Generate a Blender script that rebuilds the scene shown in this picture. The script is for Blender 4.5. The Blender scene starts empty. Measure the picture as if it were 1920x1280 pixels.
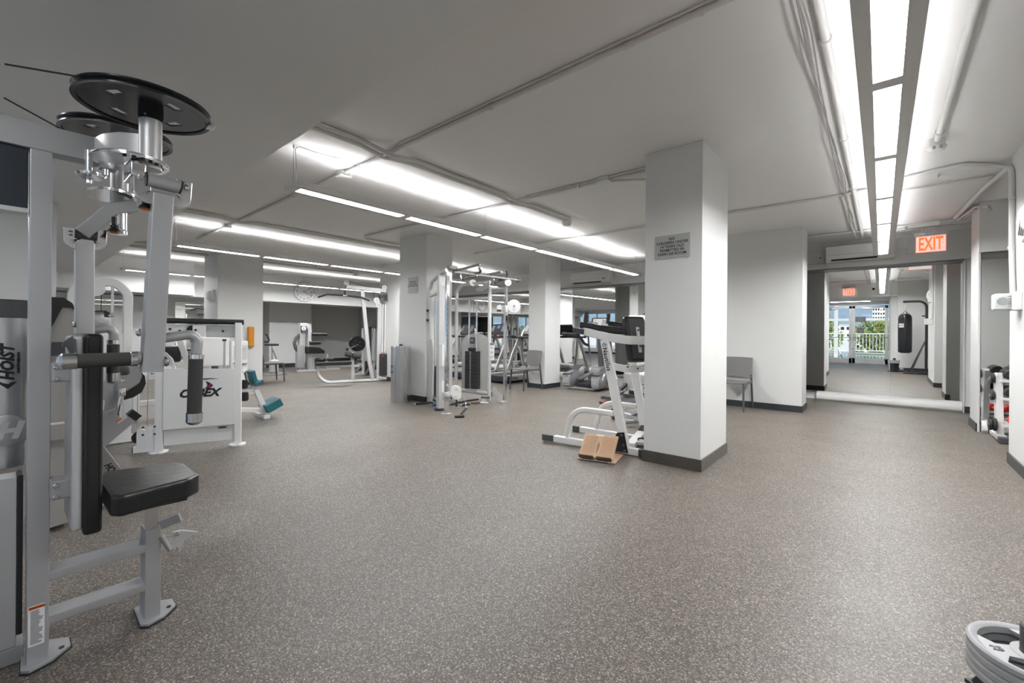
import bpy, bmesh, math, random
from mathutils import Vector, Matrix
R = math.radians
PI = math.pi
scene = bpy.context.scene
COL = scene.collection

# ------------------------------------------------------------------ camera
F_PX = 817.0
cam_d = bpy.data.cameras.new('camera')
cam_d.sensor_width = 36.0
cam_d.lens = F_PX / 1920.0 * 36.0
cam_d.shift_y = -14.5 / 1920.0
cam_d.clip_start = 0.02
cam = bpy.data.objects.new('camera', cam_d)
COL.objects.link(cam)
yaw = math.atan(692.0 / 817.0)
fwd = Vector((-math.sin(yaw), math.cos(yaw), 0))
rgt = Vector((math.cos(yaw), math.sin(yaw), 0))
upv = Vector((0, 0, 1))
roll = 0.0079
r2 = (rgt + roll * upv).normalized()
u2 = (upv - roll * rgt).normalized()
cam.matrix_world = Matrix(((r2.x, u2.x, -fwd.x, 0), (r2.y, u2.y, -fwd.y, 0), (r2.z, u2.z, -fwd.z, 1.18), (0, 0, 0, 1)))
scene.camera = cam

# ------------------------------------------------------------------ view + world
vs = scene.view_settings
vs.view_transform = 'Standard'; vs.look = 'None'; vs.gamma = 1.0; vs.use_curve_mapping = False
vs.exposure = 1.1
world = bpy.data.worlds.new('world'); scene.world = world
world.use_nodes = True
wn = world.node_tree.nodes; wl = world.node_tree.links
# clear blue daytime sky, paler towards the horizon
wtc = wn.new('ShaderNodeTexCoord'); wsx = wn.new('ShaderNodeSeparateXYZ'); wl.new(wtc.outputs['Generated'], wsx.inputs[0])
wr = wn.new('ShaderNodeValToRGB'); wl.new(wsx.outputs[2], wr.inputs[0])
wr.color_ramp.elements[0].position = 0.0; wr.color_ramp.elements[0].color = (.52, .72, .95, 1)
wr.color_ramp.elements[1].position = .6; wr.color_ramp.elements[1].color = (.16, .36, .80, 1)
wl.new(wr.outputs[0], wn['Background'].inputs[0]); wn['Background'].inputs[1].default_value = 0.42
sun_d = bpy.data.lights.new('sun', 'SUN'); sun_d.energy = 3.5; sun_d.angle = R(1.0); sun_d.color = (1, .96, .9)
sun = bpy.data.objects.new('sun', sun_d); COL.objects.link(sun)
sun.rotation_euler = (R(-38), R(20), 0)   # shines away from the glass doors, onto the terrace
scene.cycles.max_bounces = 12; scene.cycles.diffuse_bounces = 6; scene.cycles.glossy_bounces = 7
scene.cycles.transmission_bounces = 8; scene.cycles.caustics_reflective = False; scene.cycles.caustics_refractive = False
scene.cycles.sample_clamp_indirect = 6.0

# ------------------------------------------------------------------ materials
def newmat(name):
    m = bpy.data.materials.new(name); m.use_nodes = True
    return m, m.node_tree.nodes, m.node_tree.links, m.node_tree.nodes['Principled BSDF']

def mat(name, col, rough=.5, metal=0., bump=0., bscale=60., var=0., vscale=8., coat=0., spec=.5):
    m, n, l, b = newmat(name)
    b.inputs['Roughness'].default_value = rough; b.inputs['Metallic'].default_value = metal
    b.inputs['Specular IOR Level'].default_value = spec
    if coat: b.inputs['Coat Weight'].default_value = coat; b.inputs['Coat Roughness'].default_value = .15
    tc = n.new('ShaderNodeTexCoord')
    nz = n.new('ShaderNodeTexNoise'); nz.inputs['Scale'].default_value = vscale; nz.inputs['Detail'].default_value = 4
    l.new(tc.outputs['Object'], nz.inputs['Vector'])
    mr = n.new('ShaderNodeMapRange'); mr.inputs[3].default_value = 1 - var; mr.inputs[4].default_value = 1 + var
    l.new(nz.outputs[0], mr.inputs[0])
    mx = n.new('ShaderNodeMix'); mx.data_type = 'RGBA'; mx.blend_type = 'MULTIPLY'; mx.inputs[0].default_value = 1
    mx.inputs[6].default_value = (*col, 1)
    l.new(mr.outputs[0], mx.inputs[7]); l.new(mx.outputs[2], b.inputs['Base Color'])
    if bump:
        n2 = n.new('ShaderNodeTexNoise'); n2.inputs['Scale'].default_value = bscale; n2.inputs['Detail'].default_value = 3
        l.new(tc.outputs['Object'], n2.inputs['Vector'])
        bp = n.new('ShaderNodeBump'); bp.inputs['Strength'].default_value = bump; bp.inputs['Distance'].default_value = .01
        l.new(n2.outputs[0], bp.inputs['Height']); l.new(bp.outputs[0], b.inputs['Normal'])
    return m

def emit(name, col, s):
    m, n, l, b = newmat(name)
    b.inputs['Base Color'].default_value = (*col, 1); b.inputs['Emission Color'].default_value = (*col, 1)
    b.inputs['Emission Strength'].default_value = s; b.inputs['Roughness'].default_value = .6
    return m

def glass(name, col=(1, 1, 1), rough=0.0, alpha=.12):
    # thin sheet glass: mostly clear, a little mirror
    m, n, l, b = newmat(name)
    out = n['Material Output']
    t = n.new('ShaderNodeBsdfTransparent'); t.inputs[0].default_value = (*col, 1)
    g = n.new('ShaderNodeBsdfGlossy'); g.inputs['Roughness'].default_value = rough
    mx = n.new('ShaderNodeMixShader'); mx.inputs[0].default_value = alpha
    l.new(t.outputs[0], mx.inputs[1]); l.new(g.outputs[0], mx.inputs[2]); l.new(mx.outputs[0], out.inputs[0])
    return m

def floor_mat():
    m, n, l, b = newmat('speckled rubber floor')
    tc = n.new('ShaderNodeTexCoord')
    v = n.new('ShaderNodeTexVoronoi'); v.inputs['Scale'].default_value = 210
    l.new(tc.outputs['Object'], v.inputs['Vector'])
    sep = n.new('ShaderNodeSeparateColor'); l.new(v.outputs['Color'], sep.inputs[0])
    cr = n.new('ShaderNodeValToRGB'); e = cr.color_ramp; e.interpolation = 'CONSTANT'
    e.elements[0].position = 0; e.elements[0].color = (.072, .061, .051, 1)
    e.elements[1].position = .42; e.elements[1].color = (.123, .105, .088, 1)
    x = e.elements.new(.72); x.color = (.205, .177, .149, 1)
    x = e.elements.new(.93); x.color = (.34, .305, .268, 1)
    l.new(sep.outputs[0], cr.inputs[0])
    nz = n.new('ShaderNodeTexNoise'); nz.inputs['Scale'].default_value = .9; nz.inputs['Detail'].default_value = 6
    l.new(tc.outputs['Object'], nz.inputs['Vector'])
    mr = n.new('ShaderNodeMapRange'); mr.inputs[3].default_value = .86; mr.inputs[4].default_value = 1.12
    l.new(nz.outputs[0], mr.inputs[0])
    mx = n.new('ShaderNodeMix'); mx.data_type = 'RGBA'; mx.blend_type = 'MULTIPLY'; mx.inputs[0].default_value = 1
    l.new(cr.outputs[0], mx.inputs[6]); l.new(mr.outputs[0], mx.inputs[7]); l.new(mx.outputs[2], b.inputs['Base Color'])
    # butt joint of the rubber rolls: a thin broken dark line along the room
    sx = n.new('ShaderNodeSeparateXYZ'); l.new(tc.outputs['Object'], sx.inputs[0])
    nj = n.new('ShaderNodeTexNoise'); nj.inputs['Scale'].default_value = 14; l.new(tc.outputs['Object'], nj.inputs['Vector'])
    def mth(op, a, b2=None, v=None):
        q = n.new('ShaderNodeMath'); q.operation = op; l.new(a, q.inputs[0])
        if b2 is not None: l.new(b2, q.inputs[1])
        if v is not None: q.inputs[1].default_value = v
        return q.outputs[0]
    w_ = mth('MULTIPLY', mth('SUBTRACT', nj.outputs[0], v=.44), v=.018)
    off = mth('MULTIPLY', mth('SUBTRACT', nj.outputs[0], v=.5), v=.02)
    jt = mth('LESS_THAN', mth('ABSOLUTE', mth('ADD', sx.outputs[0], off)), w_)
    fac = mth('SUBTRACT', mth('MULTIPLY', jt, v=-.45), v=-1.0)
    mj = n.new('ShaderNodeMix'); mj.data_type = 'RGBA'; mj.blend_type = 'MULTIPLY'; mj.inputs[0].default_value = 1
    l.new(mx.outputs[2], mj.inputs[6]); l.new(fac, mj.inputs[7]); l.new(mj.outputs[2], b.inputs['Base Color'])
    n3 = n.new('ShaderNodeTexNoise'); n3.inputs['Scale'].default_value = 2.2; n3.inputs['Detail'].default_value = 5
    l.new(tc.outputs['Object'], n3.inputs['Vector'])
    m3 = n.new('ShaderNodeMapRange'); m3.inputs[3].default_value = .40; m3.inputs[4].default_value = .56
    l.new(n3.outputs[0], m3.inputs[0]); l.new(m3.outputs[0], b.inputs['Roughness'])
    bp = n.new('ShaderNodeBump'); bp.inputs['Strength'].default_value = .25; bp.inputs['Distance'].default_value = .002
    l.new(sep.outputs[1], bp.inputs['Height']); l.new(bp.outputs[0], b.inputs['Normal'])
    return m

M = {}
M['wall'] = mat('white wall paint', (.68, .685, .672), .55, bump=.06, bscale=40, var=.015, vscale=3)
M['ceil'] = mat('ceiling paint', (.80, .80, .79), .6, bump=.05, bscale=18, var=.02, vscale=2)
M['floor'] = floor_mat()
M['base'] = mat('black rubber baseboard', (.028, .031, .034), .38, var=.1)
M['base_brown'] = mat('brown rubber baseboard', (.07, .063, .055), .3, var=.25, vscale=6)
M['white'] = mat('white powder coat', (.78, .78, .77), .3, var=.02)
M['whitep'] = mat('white plastic', (.74, .74, .72), .4)
M['conduit'] = mat('painted conduit', (.66, .655, .64), .45)
M['cable'] = mat('grey cable', (.35, .34, .33), .5)
M['silver'] = mat('silver hammered paint', (.44, .445, .455), .36, metal=.4, bump=.05, bscale=350, var=.03)
M['silverl'] = mat('light silver paint', (.60, .60, .60), .35, metal=.35, var=.03)
M['chrome'] = mat('chrome', (.82, .82, .83), .12, metal=1)
M['steel'] = mat('brushed steel', (.62, .62, .63), .27, metal=1, var=.08, vscale=14)
M['black'] = mat('black plastic', (.018, .019, .021), .42)
M['gloss'] = mat('glossy black plastic', (.010, .011, .013), .18)
M['vinyl'] = mat('black vinyl upholstery', (.014, .014, .015), .30, bump=.18, bscale=26)
M['foam'] = mat('dark foam grip', (.045, .043, .041), .75, bump=.05, bscale=200)
M['rubber'] = mat('black rubber', (.02, .02, .021), .6)
M['iron'] = mat('black iron weight', (.022, .023, .026), .4)
M['navy'] = mat('dark navy panel', (.014, .020, .030), .4)
M['greyp'] = mat('grey plastic', (.16, .155, .15), .4)
M['charc'] = mat('charcoal plastic', (.07, .072, .077), .4)
M['teal'] = mat('teal vinyl', (.012, .125, .145), .4, bump=.1)
M['beige'] = mat('warm grey shroud', (.42, .405, .385), .35)
M['red'] = mat('red vinyl coat', (.75, .03, .015), .4)
M['orange'] = mat('orange plastic', (.75, .16, .01), .4)
M['amber'] = mat('amber acrylic', (.55, .23, .01), .2)
M['tan'] = mat('tan plastic', (.46, .30, .19), .45, var=.04)
M['tand'] = mat('dark tan plastic', (.20, .15, .09), .5)
M['signg'] = mat('grey sign plate', (.40, .41, .39), .45)
M['ink'] = mat('black lettering', (.012, .012, .012), .5)
M['paper'] = mat('white label', (.75, .76, .76), .5)
M['blue'] = mat('blue webbing', (.02, .10, .30), .6)
M['magenta'] = mat('magenta lettering', (.25, .012, .12), .5)
M['darkcav'] = mat('dark vent cavity', (.03, .03, .03), .7)
M['lcd'] = mat('dark screen', (.012, .014, .02), .12)
M['screen'] = emit('blue display', (.04, .11, .28), .10)
M['lamp'] = emit('fluorescent diffuser', (.99, .99, 1.0), 44.0)
M['uplamp'] = emit('fluorescent uplight', (.99, .99, 1.0), 1.9)
M['fill_lamp'] = emit('added fill lamp diffuser', (.99, .99, 1.0), 9.0)  # glow of the fill lamps added under the lowered ceiling
M['exitr'] = emit('lit exit letters', (1.0, .10, .015), .85)
M['clear'] = glass('clear glass', (.96, .985, .98), .0, .08)
M['acryl'] = glass('exit acrylic', (1.0, .96, .95), .05, .08)
m_, n_, l_, b_ = newmat('mirror'); M['mirror'] = m_
b_.inputs['Base Color'].default_value = (.90, .915, .905, 1); b_.inputs['Metallic'].default_value = 1; b_.inputs['Roughness'].default_value = .0

# ------------------------------------------------------------------ mesh helpers
def V(*a): return Vector(a)

def rrect(w, h, r=0.0, n=3):
    if r <= 0: return [(-w/2, -h/2), (w/2, -h/2), (w/2, h/2), (-w/2, h/2)]
    r = min(r, w/2*.999, h/2*.999); p = []
    for cx, cy, a0 in ((w/2-r, h/2-r, 0), (-w/2+r, h/2-r, 90), (-w/2+r, -h/2+r, 180), (w/2-r, -h/2+r, 270)):
        for i in range(n+1):
            a = R(a0 + 90*i/n); p.append((cx + r*math.cos(a), cy + r*math.sin(a)))
    return p

def circ(r, n=16): return [(r*math.cos(2*PI*i/n), r*math.sin(2*PI*i/n)) for i in range(n)]

def fillet(pts, r, n=6):
    pts = [Vector(p) for p in pts]; out = [pts[0]]
    for i in range(1, len(pts)-1):
        a, b, c = pts[i-1], pts[i], pts[i+1]
        u = (a-b); v = (c-b); lu, lv = u.length, v.length; u /= lu; v /= lv
        ang = u.angle(v)
        if ang > 3.1: out.append(b); continue
        rr = r[i-1] if isinstance(r, (list, tuple)) else r
        t = min(rr / math.tan(ang/2), lu*.49, lv*.49); rr = t*math.tan(ang/2)
        cen = b + (u+v).normalized() * (rr/math.sin(ang/2))
        s = b + u*t - cen; e = b + v*t - cen
        for k in range(n+1):
            out.append(cen + s.slerp(e, k/n)*s.length)
    out.append(pts[-1]); return out

class B:
    def __init__(s): s.bm = bmesh.new()
    def face(s, vs):
        try: return s.bm.faces.new(vs)
        except ValueError: return None
    def loops(s, rings, closed=False, caps=True):
        R_ = [[s.bm.verts.new(p) for p in r] for r in rings]; n = len(R_[0])
        m = len(R_)
        for i in range(m if closed else m-1):
            a = R_[i]; b = R_[(i+1) % m]
            for j in range(n): s.face([a[j], a[(j+1) % n], b[(j+1) % n], b[j]])
        if caps and not closed:
            s.face(list(reversed(R_[0]))); s.face(R_[-1])
        return s
    def sweep(s, pts, prof, up=(0, 0, 1), closed=False, scale=None):
        pts = [Vector(p) for p in pts]; n = len(pts); rings = []; up = Vector(up); prev = None
        for i, p in enumerate(pts):
            if closed: t = (pts[(i+1) % n]-pts[i-1])
            elif i == 0: t = pts[1]-pts[0]
            elif i == n-1: t = pts[-1]-pts[-2]
            else: t = (pts[i+1]-p).normalized()+(p-pts[i-1]).normalized()
            t.normalize()
            if prev is None:
                x = up.cross(t)
                if x.length < 1e-4: x = Vector((1, 0, 0)).cross(t) if abs(t.x) < .9 else Vector((0, 1, 0)).cross(t)
            else:
                x = prev - t*prev.dot(t)
            x.normalize(); prev = x; y = t.cross(x)
            k = scale[i] if scale else 1
            rings.append([p + x*a*k + y*b*k for a, b in prof])
        return s.loops(rings, closed)
    def tube(s, pts, r, n=14, fil=0, closed=False):
        if fil: pts = fillet(pts, fil)
        return s.sweep(pts, circ(r, n), closed=closed)
    def bar(s, pts, w, h, r=.006, up=(0, 0, 1), fil=0):
        # rectangular tube; w across, h along the "up" direction
        if fil: pts = fillet(pts, fil)
        return s.sweep(pts, rrect(w, h, r), up=up)
    def box(s, lo, hi, bev=0, seg=2, rot=None):
        lo, hi = Vector(lo), Vector(hi); c = (lo+hi)/2; d = hi-lo
        t = bmesh.new(); bmesh.ops.create_cube(t, size=1)
        for v in t.verts: v.co = Vector((v.co.x*d.x, v.co.y*d.y, v.co.z*d.z))
        if bev: bmesh.ops.bevel(t, geom=t.edges[:], offset=min(bev, min(abs(x) for x in d)*.49), segments=seg, profile=.5, affect='EDGES')
        M_ = Matrix.Translation(c) @ (rot.to_4x4() if rot else Matrix())
        t.transform(M_); s._merge(t); return s
    def obox(s, c, d, ez=0, bev=0, ex=0, ey=0, seg=2):
        from mathutils import Euler
        c, d = Vector(c), Vector(d)
        return s.box(c-d/2, c+d/2, bev, seg, Euler((ex, ey, ez)).to_matrix())
    def _merge(s, t):
        mp = {}
        for v in t.verts: mp[v] = s.bm.verts.new(v.co)
        for f in t.faces: s.face([mp[v] for v in f.verts])
        t.free()
    def cyl(s, p0, p1, r, r1=None, n=24, bev=0):
        p0, p1 = Vector(p0), Vector(p1); r1 = r if r1 is None else r1
        if bev:
            d = (p1-p0).normalized()
            return s.sweep([p0, p0+d*bev, p1-d*bev, p1], circ(1, n), scale=[r-bev, r, r1, r1-bev])
        return s.sweep([p0, p1], circ(1, n), scale=[r, r1])
    def lathe(s, p, axis, prof, n=32, caps=True):
        # prof: list of (radius, height along axis)
        p = Vector(p); a = Vector(axis).normalized()
        return s.sweep2([(p + a*h, r) for r, h in prof], a, n, caps)
    def sweep2(s, pr, a, n, caps=True):
        x = Vector((0, 0, 1)).cross(a)
        if x.length < 1e-4: x = Vector((1, 0, 0))
        x.normalize(); y = a.cross(x)
        rings = [[p + (x*math.cos(2*PI*i/n) + y*math.sin(2*PI*i/n))*max(r, 1e-4) for i in range(n)] for p, r in pr]
        return s.loops(rings, False, caps)
    def ring(s, p, axis, ro, ri, h, n=48):
        # annulus (washer / tyre) of thickness h centred on p
        p = Vector(p); a = Vector(axis).normalized()
        return s.loops_closed([(p + a*k, r) for r, k in ((ro, -h/2), (ro, h/2), (ri, h/2), (ri, -h/2))], a, n)
    def loops_closed(s, pr, a, n):
        x = Vector((0, 0, 1)).cross(a)
        if x.length < 1e-4: x = Vector((1, 0, 0))
        x.normalize(); y = a.cross(x)
        rings = [[p + (x*math.cos(2*PI*i/n) + y*math.sin(2*PI*i/n))*r for i in range(n)] for p, r in pr]
        return s.loops(rings, True)
    def prism(s, poly, a, b):
        # poly: 3D points of one face; extruded by vector (b-a)
        d = Vector(b)-Vector(a)
        return s.loops([[Vector(p) for p in poly], [Vector(p)+d for p in poly]])
    def plate(s, poly2, org, ux, uy, th):
        org, ux, uy = Vector(org), Vector(ux).normalized(), Vector(uy).normalized(); nrm = ux.cross(uy)
        P = [org + ux*a + uy*b for a, b in poly2]
        return s.loops([[p - nrm*th/2 for p in P], [p + nrm*th/2 for p in P]])
    def sphere(s, c, r, sc=(1, 1, 1), n=16):
        t = bmesh.new(); bmesh.ops.create_uvsphere(t, u_segments=n, v_segments=max(6, n//2), radius=r)
        for v in t.verts: v.co = Vector((v.co.x*sc[0], v.co.y*sc[1], v.co.z*sc[2])) + Vector(c)
        s._merge(t); return s
    def bolt(s, p, axis, r=.009, h=.008):
        return s.lathe(p, axis, [(r, 0), (r, h*.5), (r*.6, h), (0, h)], 10, False)

def tag(o, label=None, cat=None, group=None, kind=None):
    if label: o['label'] = label
    if cat: o['category'] = cat
    if group: o['group'] = group
    if kind: o['kind'] = kind
    return o

def obj(name, b, m, parent=None, label=None, smooth=True, xf=None):
    bm = b.bm
    if xf: bm.transform(xf)
    if parent is not None and parent.get('_w'):
        q = parent; off = Vector((0, 0, 0))
        while q is not None: off += q.location; q = q.parent
        bm.transform(Matrix.Translation(-off))
    bmesh.ops.recalc_face_normals(bm, faces=bm.faces[:])
    me = bpy.data.meshes.new(name); bm.to_mesh(me); bm.free()
    me.materials.append(M[m] if isinstance(m, str) else m)
    if smooth:
        me.polygons.foreach_set('use_smooth', [True]*len(me.polygons)); me.set_sharp_from_angle(angle=R(32))
    o = bpy.data.objects.new(name, me); COL.objects.link(o)
    if smooth: o.modifiers.new('weighted_normals', 'WEIGHTED_NORMAL').keep_sharp = True
    if parent is not None:
        o.parent = parent
        if parent.get('_w'): o['_w'] = 1
    if label: o['label'] = label
    return o

def thing(name, label, cat, loc=(0, 0, 0), rotz=0, group=None, world=False):
    o = bpy.data.objects.new(name, None); COL.objects.link(o)
    o.empty_display_size = .1; o.location = loc; o.rotation_euler = (0, 0, rotz)
    if world: o['_w'] = 1
    return tag(o, label, cat, group)

def solo(name, b, m, label, cat, group=None, smooth=True):
    return tag(obj(name, b, m, None, None, smooth), label, cat, group)

def struct(name, b, m, parent=None):
    o = obj(name, b, m, parent)
    if parent is None: o['kind'] = 'structure'
    return o

def copy_tree(o, parent=None, loc=None, rotz=None, label=None, group=None):
    c = o.copy(); COL.objects.link(c)
    if parent is not None: c.parent = parent
    for ch in list(o.children): copy_tree(ch, c)
    if loc is not None: c.location = loc
    if rotz is not None: c.rotation_euler = (0, 0, rotz)
    if label: c['label'] = label
    if group: c['group'] = group
    return c

def text_bm(txt, size, org, ux, uy, depth=.0012, align='CENTER', bold=0.0, shear=0.0, space=1.0, line=1.0):
    cu = bpy.data.curves.new('t', 'FONT'); cu.body = txt; cu.size = size; cu.extrude = depth; cu.offset = bold
    cu.align_x = align; cu.align_y = 'CENTER'; cu.shear = shear; cu.space_character = space; cu.space_line = line
    cu.resolution_u = 2
    o = bpy.data.objects.new('t', cu); COL.objects.link(o)
    dg = bpy.context.evaluated_depsgraph_get()
    me = bpy.data.meshes.new_from_object(o.evaluated_get(dg))
    b = B(); b.bm.from_mesh(me)
    ux = Vector(ux).normalized(); uy = Vector(uy).normalized(); uz = ux.cross(uy); org = Vector(org)
    b.bm.transform(Matrix(((ux.x, uy.x, uz.x, org.x), (ux.y, uy.y, uz.y, org.y), (ux.z, uy.z, uz.z, org.z), (0, 0, 0, 1))))
    bpy.data.objects.remove(o); bpy.data.curves.remove(cu); bpy.data.meshes.remove(me)
    return b

# ================================================================== the room
ZC = 2.87          # main ceiling
ZS = 2.40          # lowered ceiling by the doors
YM = 9.95          # mirror plane at the end of the room
struct('floor', B().box((-18.2, -1.75, -.12), (2.6, 10.3, 0)), 'floor')
struct('ceiling', B().box((-18.2, 1.21, ZC), (2.6, 10.3, ZC+.15)), 'ceil')
struct('ceiling', B().box((-18.2, -1.75, ZS), (2.6, 1.21, ZC+.15)), 'ceil')
# end wall: beam above the mirrors, wall behind them
struct('wall_back', B().box((-13.5, 9.72, 2.405), (2.6, 10.3, ZC)), 'wall')
struct('wall_back', B().box((-18.2, 10.02, 0), (2.6, 10.3, 2.405)), 'wall')
struct('wall_back', B().box((.995, 9.80, 0), (2.6, 10.02, 2.405)), 'wall')
# right hand side
struct('wall_right', B().box((2.4, -1.75, 0), (2.6, 10.3, ZC)), 'wall')
struct('wall_right', B().box((.925, 4.55, 0), (2.4, 6.17, ZC), .004), 'wall')        # near column, cut by the frame
struct('wall_right', B().box((.925, 8.06, 0), (2.4, 8.52, ZC), .004), 'wall')
struct('wall_right', B().box((.925, 7.90, 2.24), (2.4, 8.06, ZC), .004), 'wall')
struct('wall_right', B().box((.925, 7.93, 0), (.945, 8.06, 2.24)), 'wall')
# door side wall (seen in the mirror): wall behind the punching bag, walls of the door bay
struct('wall_front', B().box((.40, .95, 0), (2.4, 1.214, ZC-.001)), 'wall')
struct('wall_front', B().box((.22, .70, 0), (.40, .95, ZS)), 'wall')
struct('wall_front', B().box((.22, -1.75, 0), (.40, .70, ZS)), 'wall')
struct('wall_front', B().box((-3.0, -1.75, 0), (-1.95, -1.55, ZS)), 'wall')
struct('wall_front', B().box((-18.2, -1.75, 0), (-13.2, -1.55, ZS)), 'wall')
struct('wall_front', B().box((-13.2, -1.75, 2.25), (-3.0, -1.55, ZS)), 'wall')
struct('wall_front', B().box((-13.2, -1.75, 0), (-3.0, -1.55, .25)), 'wall')
struct('wall_front', B().box((-1.95, -1.75, 2.28), (.22, -1.55, ZS)), 'wall')
# left end of the room
XW = -13.5
struct('wall_left', B().box((XW-.6, 3.165, 2.065), (XW, 9.75, ZC)), 'wall')
struct('wall_left', B().box((XW-.6, -1.75, 2.07), (XW+.45, 3.165, ZC)), 'wall')
struct('wall_left', B().box((-18.2, -1.75, 0), (-14.6, 2.6, 2.07)), 'wall')
struct('wall_left', B().box((-18.2, 2.6, 0), (-14.9, 4.9, 2.3)), 'wall')
struct('wall_left', B().box((-18.2, 5.72, 0), (-15.2, 7.1, 2.3)), 'wall')
struct('wall_left', B().box((-18.2, 4.9, 0), (-16.2, 5.72, 2.3)), 'wall')
struct('wall_left', B().box((-18.2, 7.1, 0), (-17.05, 10.1, 2.3)), 'wall')
struct('ceiling', B().box((-18.2, -1.75, 2.22), (XW-.55, 10.1, 2.4)), 'ceil')
# square pillars
def pillar(x0, x1, y0, y1, z0=0, z1=ZC, bm='base', n=1):
    struct('trim_%d' % n, B().box((x0, y0, z0), (x1, y1, z1), .004), 'wall')
pillar(-1.695, -1.182, 3.925, 4.735, n=1)
pillar(-6.66, -5.895, 4.70, 5.28, n=2)
pillar(-5.965, -5.515, 7.61, 8.19, n=3)
pillar(-11.55, -10.62, 2.98, 3.86, n=4)
pillar(-9.60, -8.70, 6.20, 7.0, n=5)
pillar(-6.65, -6.02, -.45, .36, z1=ZS, n=6)
pillar(-2.9, -.925, 8.0, 8.52, n=7)

def skirting(name, x0, x1, y0, y1, m='base', h=.10, t=.012):
    b = B()
    b.box((x0-t, y0-t, 0), (x1+t, y1+t, h), .003)
    struct(name, b, m)
skirting('baseboard_pillar', -1.695, -1.182, 3.925, 4.735, 'base_brown', .105)
skirting('baseboard_pillar', -6.66, -5.895, 4.70, 5.28)
skirting('baseboard_pillar', -5.965, -5.515, 7.61, 8.19)
skirting('baseboard_pillar', -11.55, -10.62, 2.98, 3.86)
skirting('baseboard_pillar', -9.60, -8.70, 6.20, 7.0)
skirting('baseboard_pillar', -6.65, -6.02, -.45, .36)
skirting('baseboard_pillar', -2.9, -.925, 8.0, 8.52)
skirting('baseboard_right', .925, 2.39, 4.55, 6.17)
skirting('baseboard_right', .925, .97, 7.95, 8.52)
skirting('baseboard_back', .995, 1.6, 9.80, 9.9)
skirting('baseboard_front', .40, 2.39, 1.0, 1.21)
skirting('baseboard_front', -13.2, -1.97, -1.74, -1.55)
skirting('baseboard_left', -15.4, -15.2, 5.72, 7.1, h=.13)
skirting('baseboard_left', -17.2, -17.05, 7.1, 9.9, h=.13)
skirting('baseboard_left', -15.0, -14.9, 2.6, 4.9, h=.13)
# protective wall sheet around the second pillar
struct('trim_8', B().box((-6.672, 4.688, .10), (-5.883, 5.292, 1.12), .002), 'wall')

# ---- mirrors
def mirror_sheet(label, x0, x1, z0, z1, y, tilt=R(.3)):
    b = B(); b.box((x0, -.003, 0), (x1, .003, z1-z0))
    o = obj('wall_mirror', b, 'mirror', None, None, False)
    o.location = (0, y, z0); o.rotation_euler = (tilt, 0, 0)
    return tag(o, label, 'mirror', None)
mirror_sheet('left sheet of the wide wall mirror below the air conditioner at the hall end', -1.9, .118, .145, 2.42, YM+.02)
mirror_sheet('right sheet of the hall end wall mirror, reflecting the punching bag', .122, .990, .145, 2.42, YM+.02)
mirror_sheet('sheet of wall mirror behind the elliptical trainers, right of its thin seam', -4.985, -1.905, .145, 2.42, YM+.02)
mirror_sheet('sheet of wall mirror behind the elliptical trainers, left of its thin seam', -8.1, -4.99, .145, 2.42, YM+.02)
mirror_sheet('wall mirror sheet farthest back, behind the treadmills', -13.4, -8.105, .145, 2.42, YM+.02)
# mirror in the dumbbell niche
b = B(); b.box((.955, -.003, 0), (2.3, .003, 2.02)); o = obj('wall_mirror', b, 'mirror', None, None, False)
o.location = (0, 8.03, .15); tag(o, 'narrow tall mirror in the niche behind the dumbbell rack', 'mirror')
struct('trim_9', B().box((.945, 7.985, .14), (.957, 8.05, 2.24)), 'beige')
struct('trim_10', B().box((.945, 7.96, 2.17), (2.39, 8.05, 2.24)), 'greyp')
# rounded white bumpers along the foot of the mirrors
def bumper(n, x0, x1, y):
    b = B(); pr = [(0, 0), (-.13, 0), (-.155, .03), (-.16, .07), (-.145, .11), (-.11, .14), (-.06, .15), (0, .15)]
    b.loops([[V(x0, y+a, c) for a, c in pr], [V(x1, y+a, c) for a, c in pr]])
    struct('trim_%d' % n, b, 'whitep')
bumper(11, -13.4, -2.92, 9.97); bumper(11, -.91, .985, 9.97); bumper(12, .96, 2.35, 8.045)
struct('trim_13', B().box((.985, 9.77, 0), (1.0, 9.97, 2.405)), 'wall')
struct('trim_14', B().box((-13.4, 9.74, 2.385), (.99, 10.01, 2.407)), 'greyp')
# mirrors on the left end wall
def mirror_x(label, y0, y1, z0, z1, x, tilt=0):
    b = B(); b.box((-.003, y0, z0), (.003, y1, z1)); o = obj('wall_mirror', b, 'mirror', None, None, False)
    o.location = (x, 0, 0); tag(o, label, 'mirror')
mirror_x('left mirror panel on the far left end wall, low behind the white machines', 1.25, 2.15, .12, 1.97, -14.594)
mirror_x('right mirror panel on the far left end wall, beside the pillar with the alarm', 3.17, 4.6, .12, 2.0, -14.894)

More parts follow.
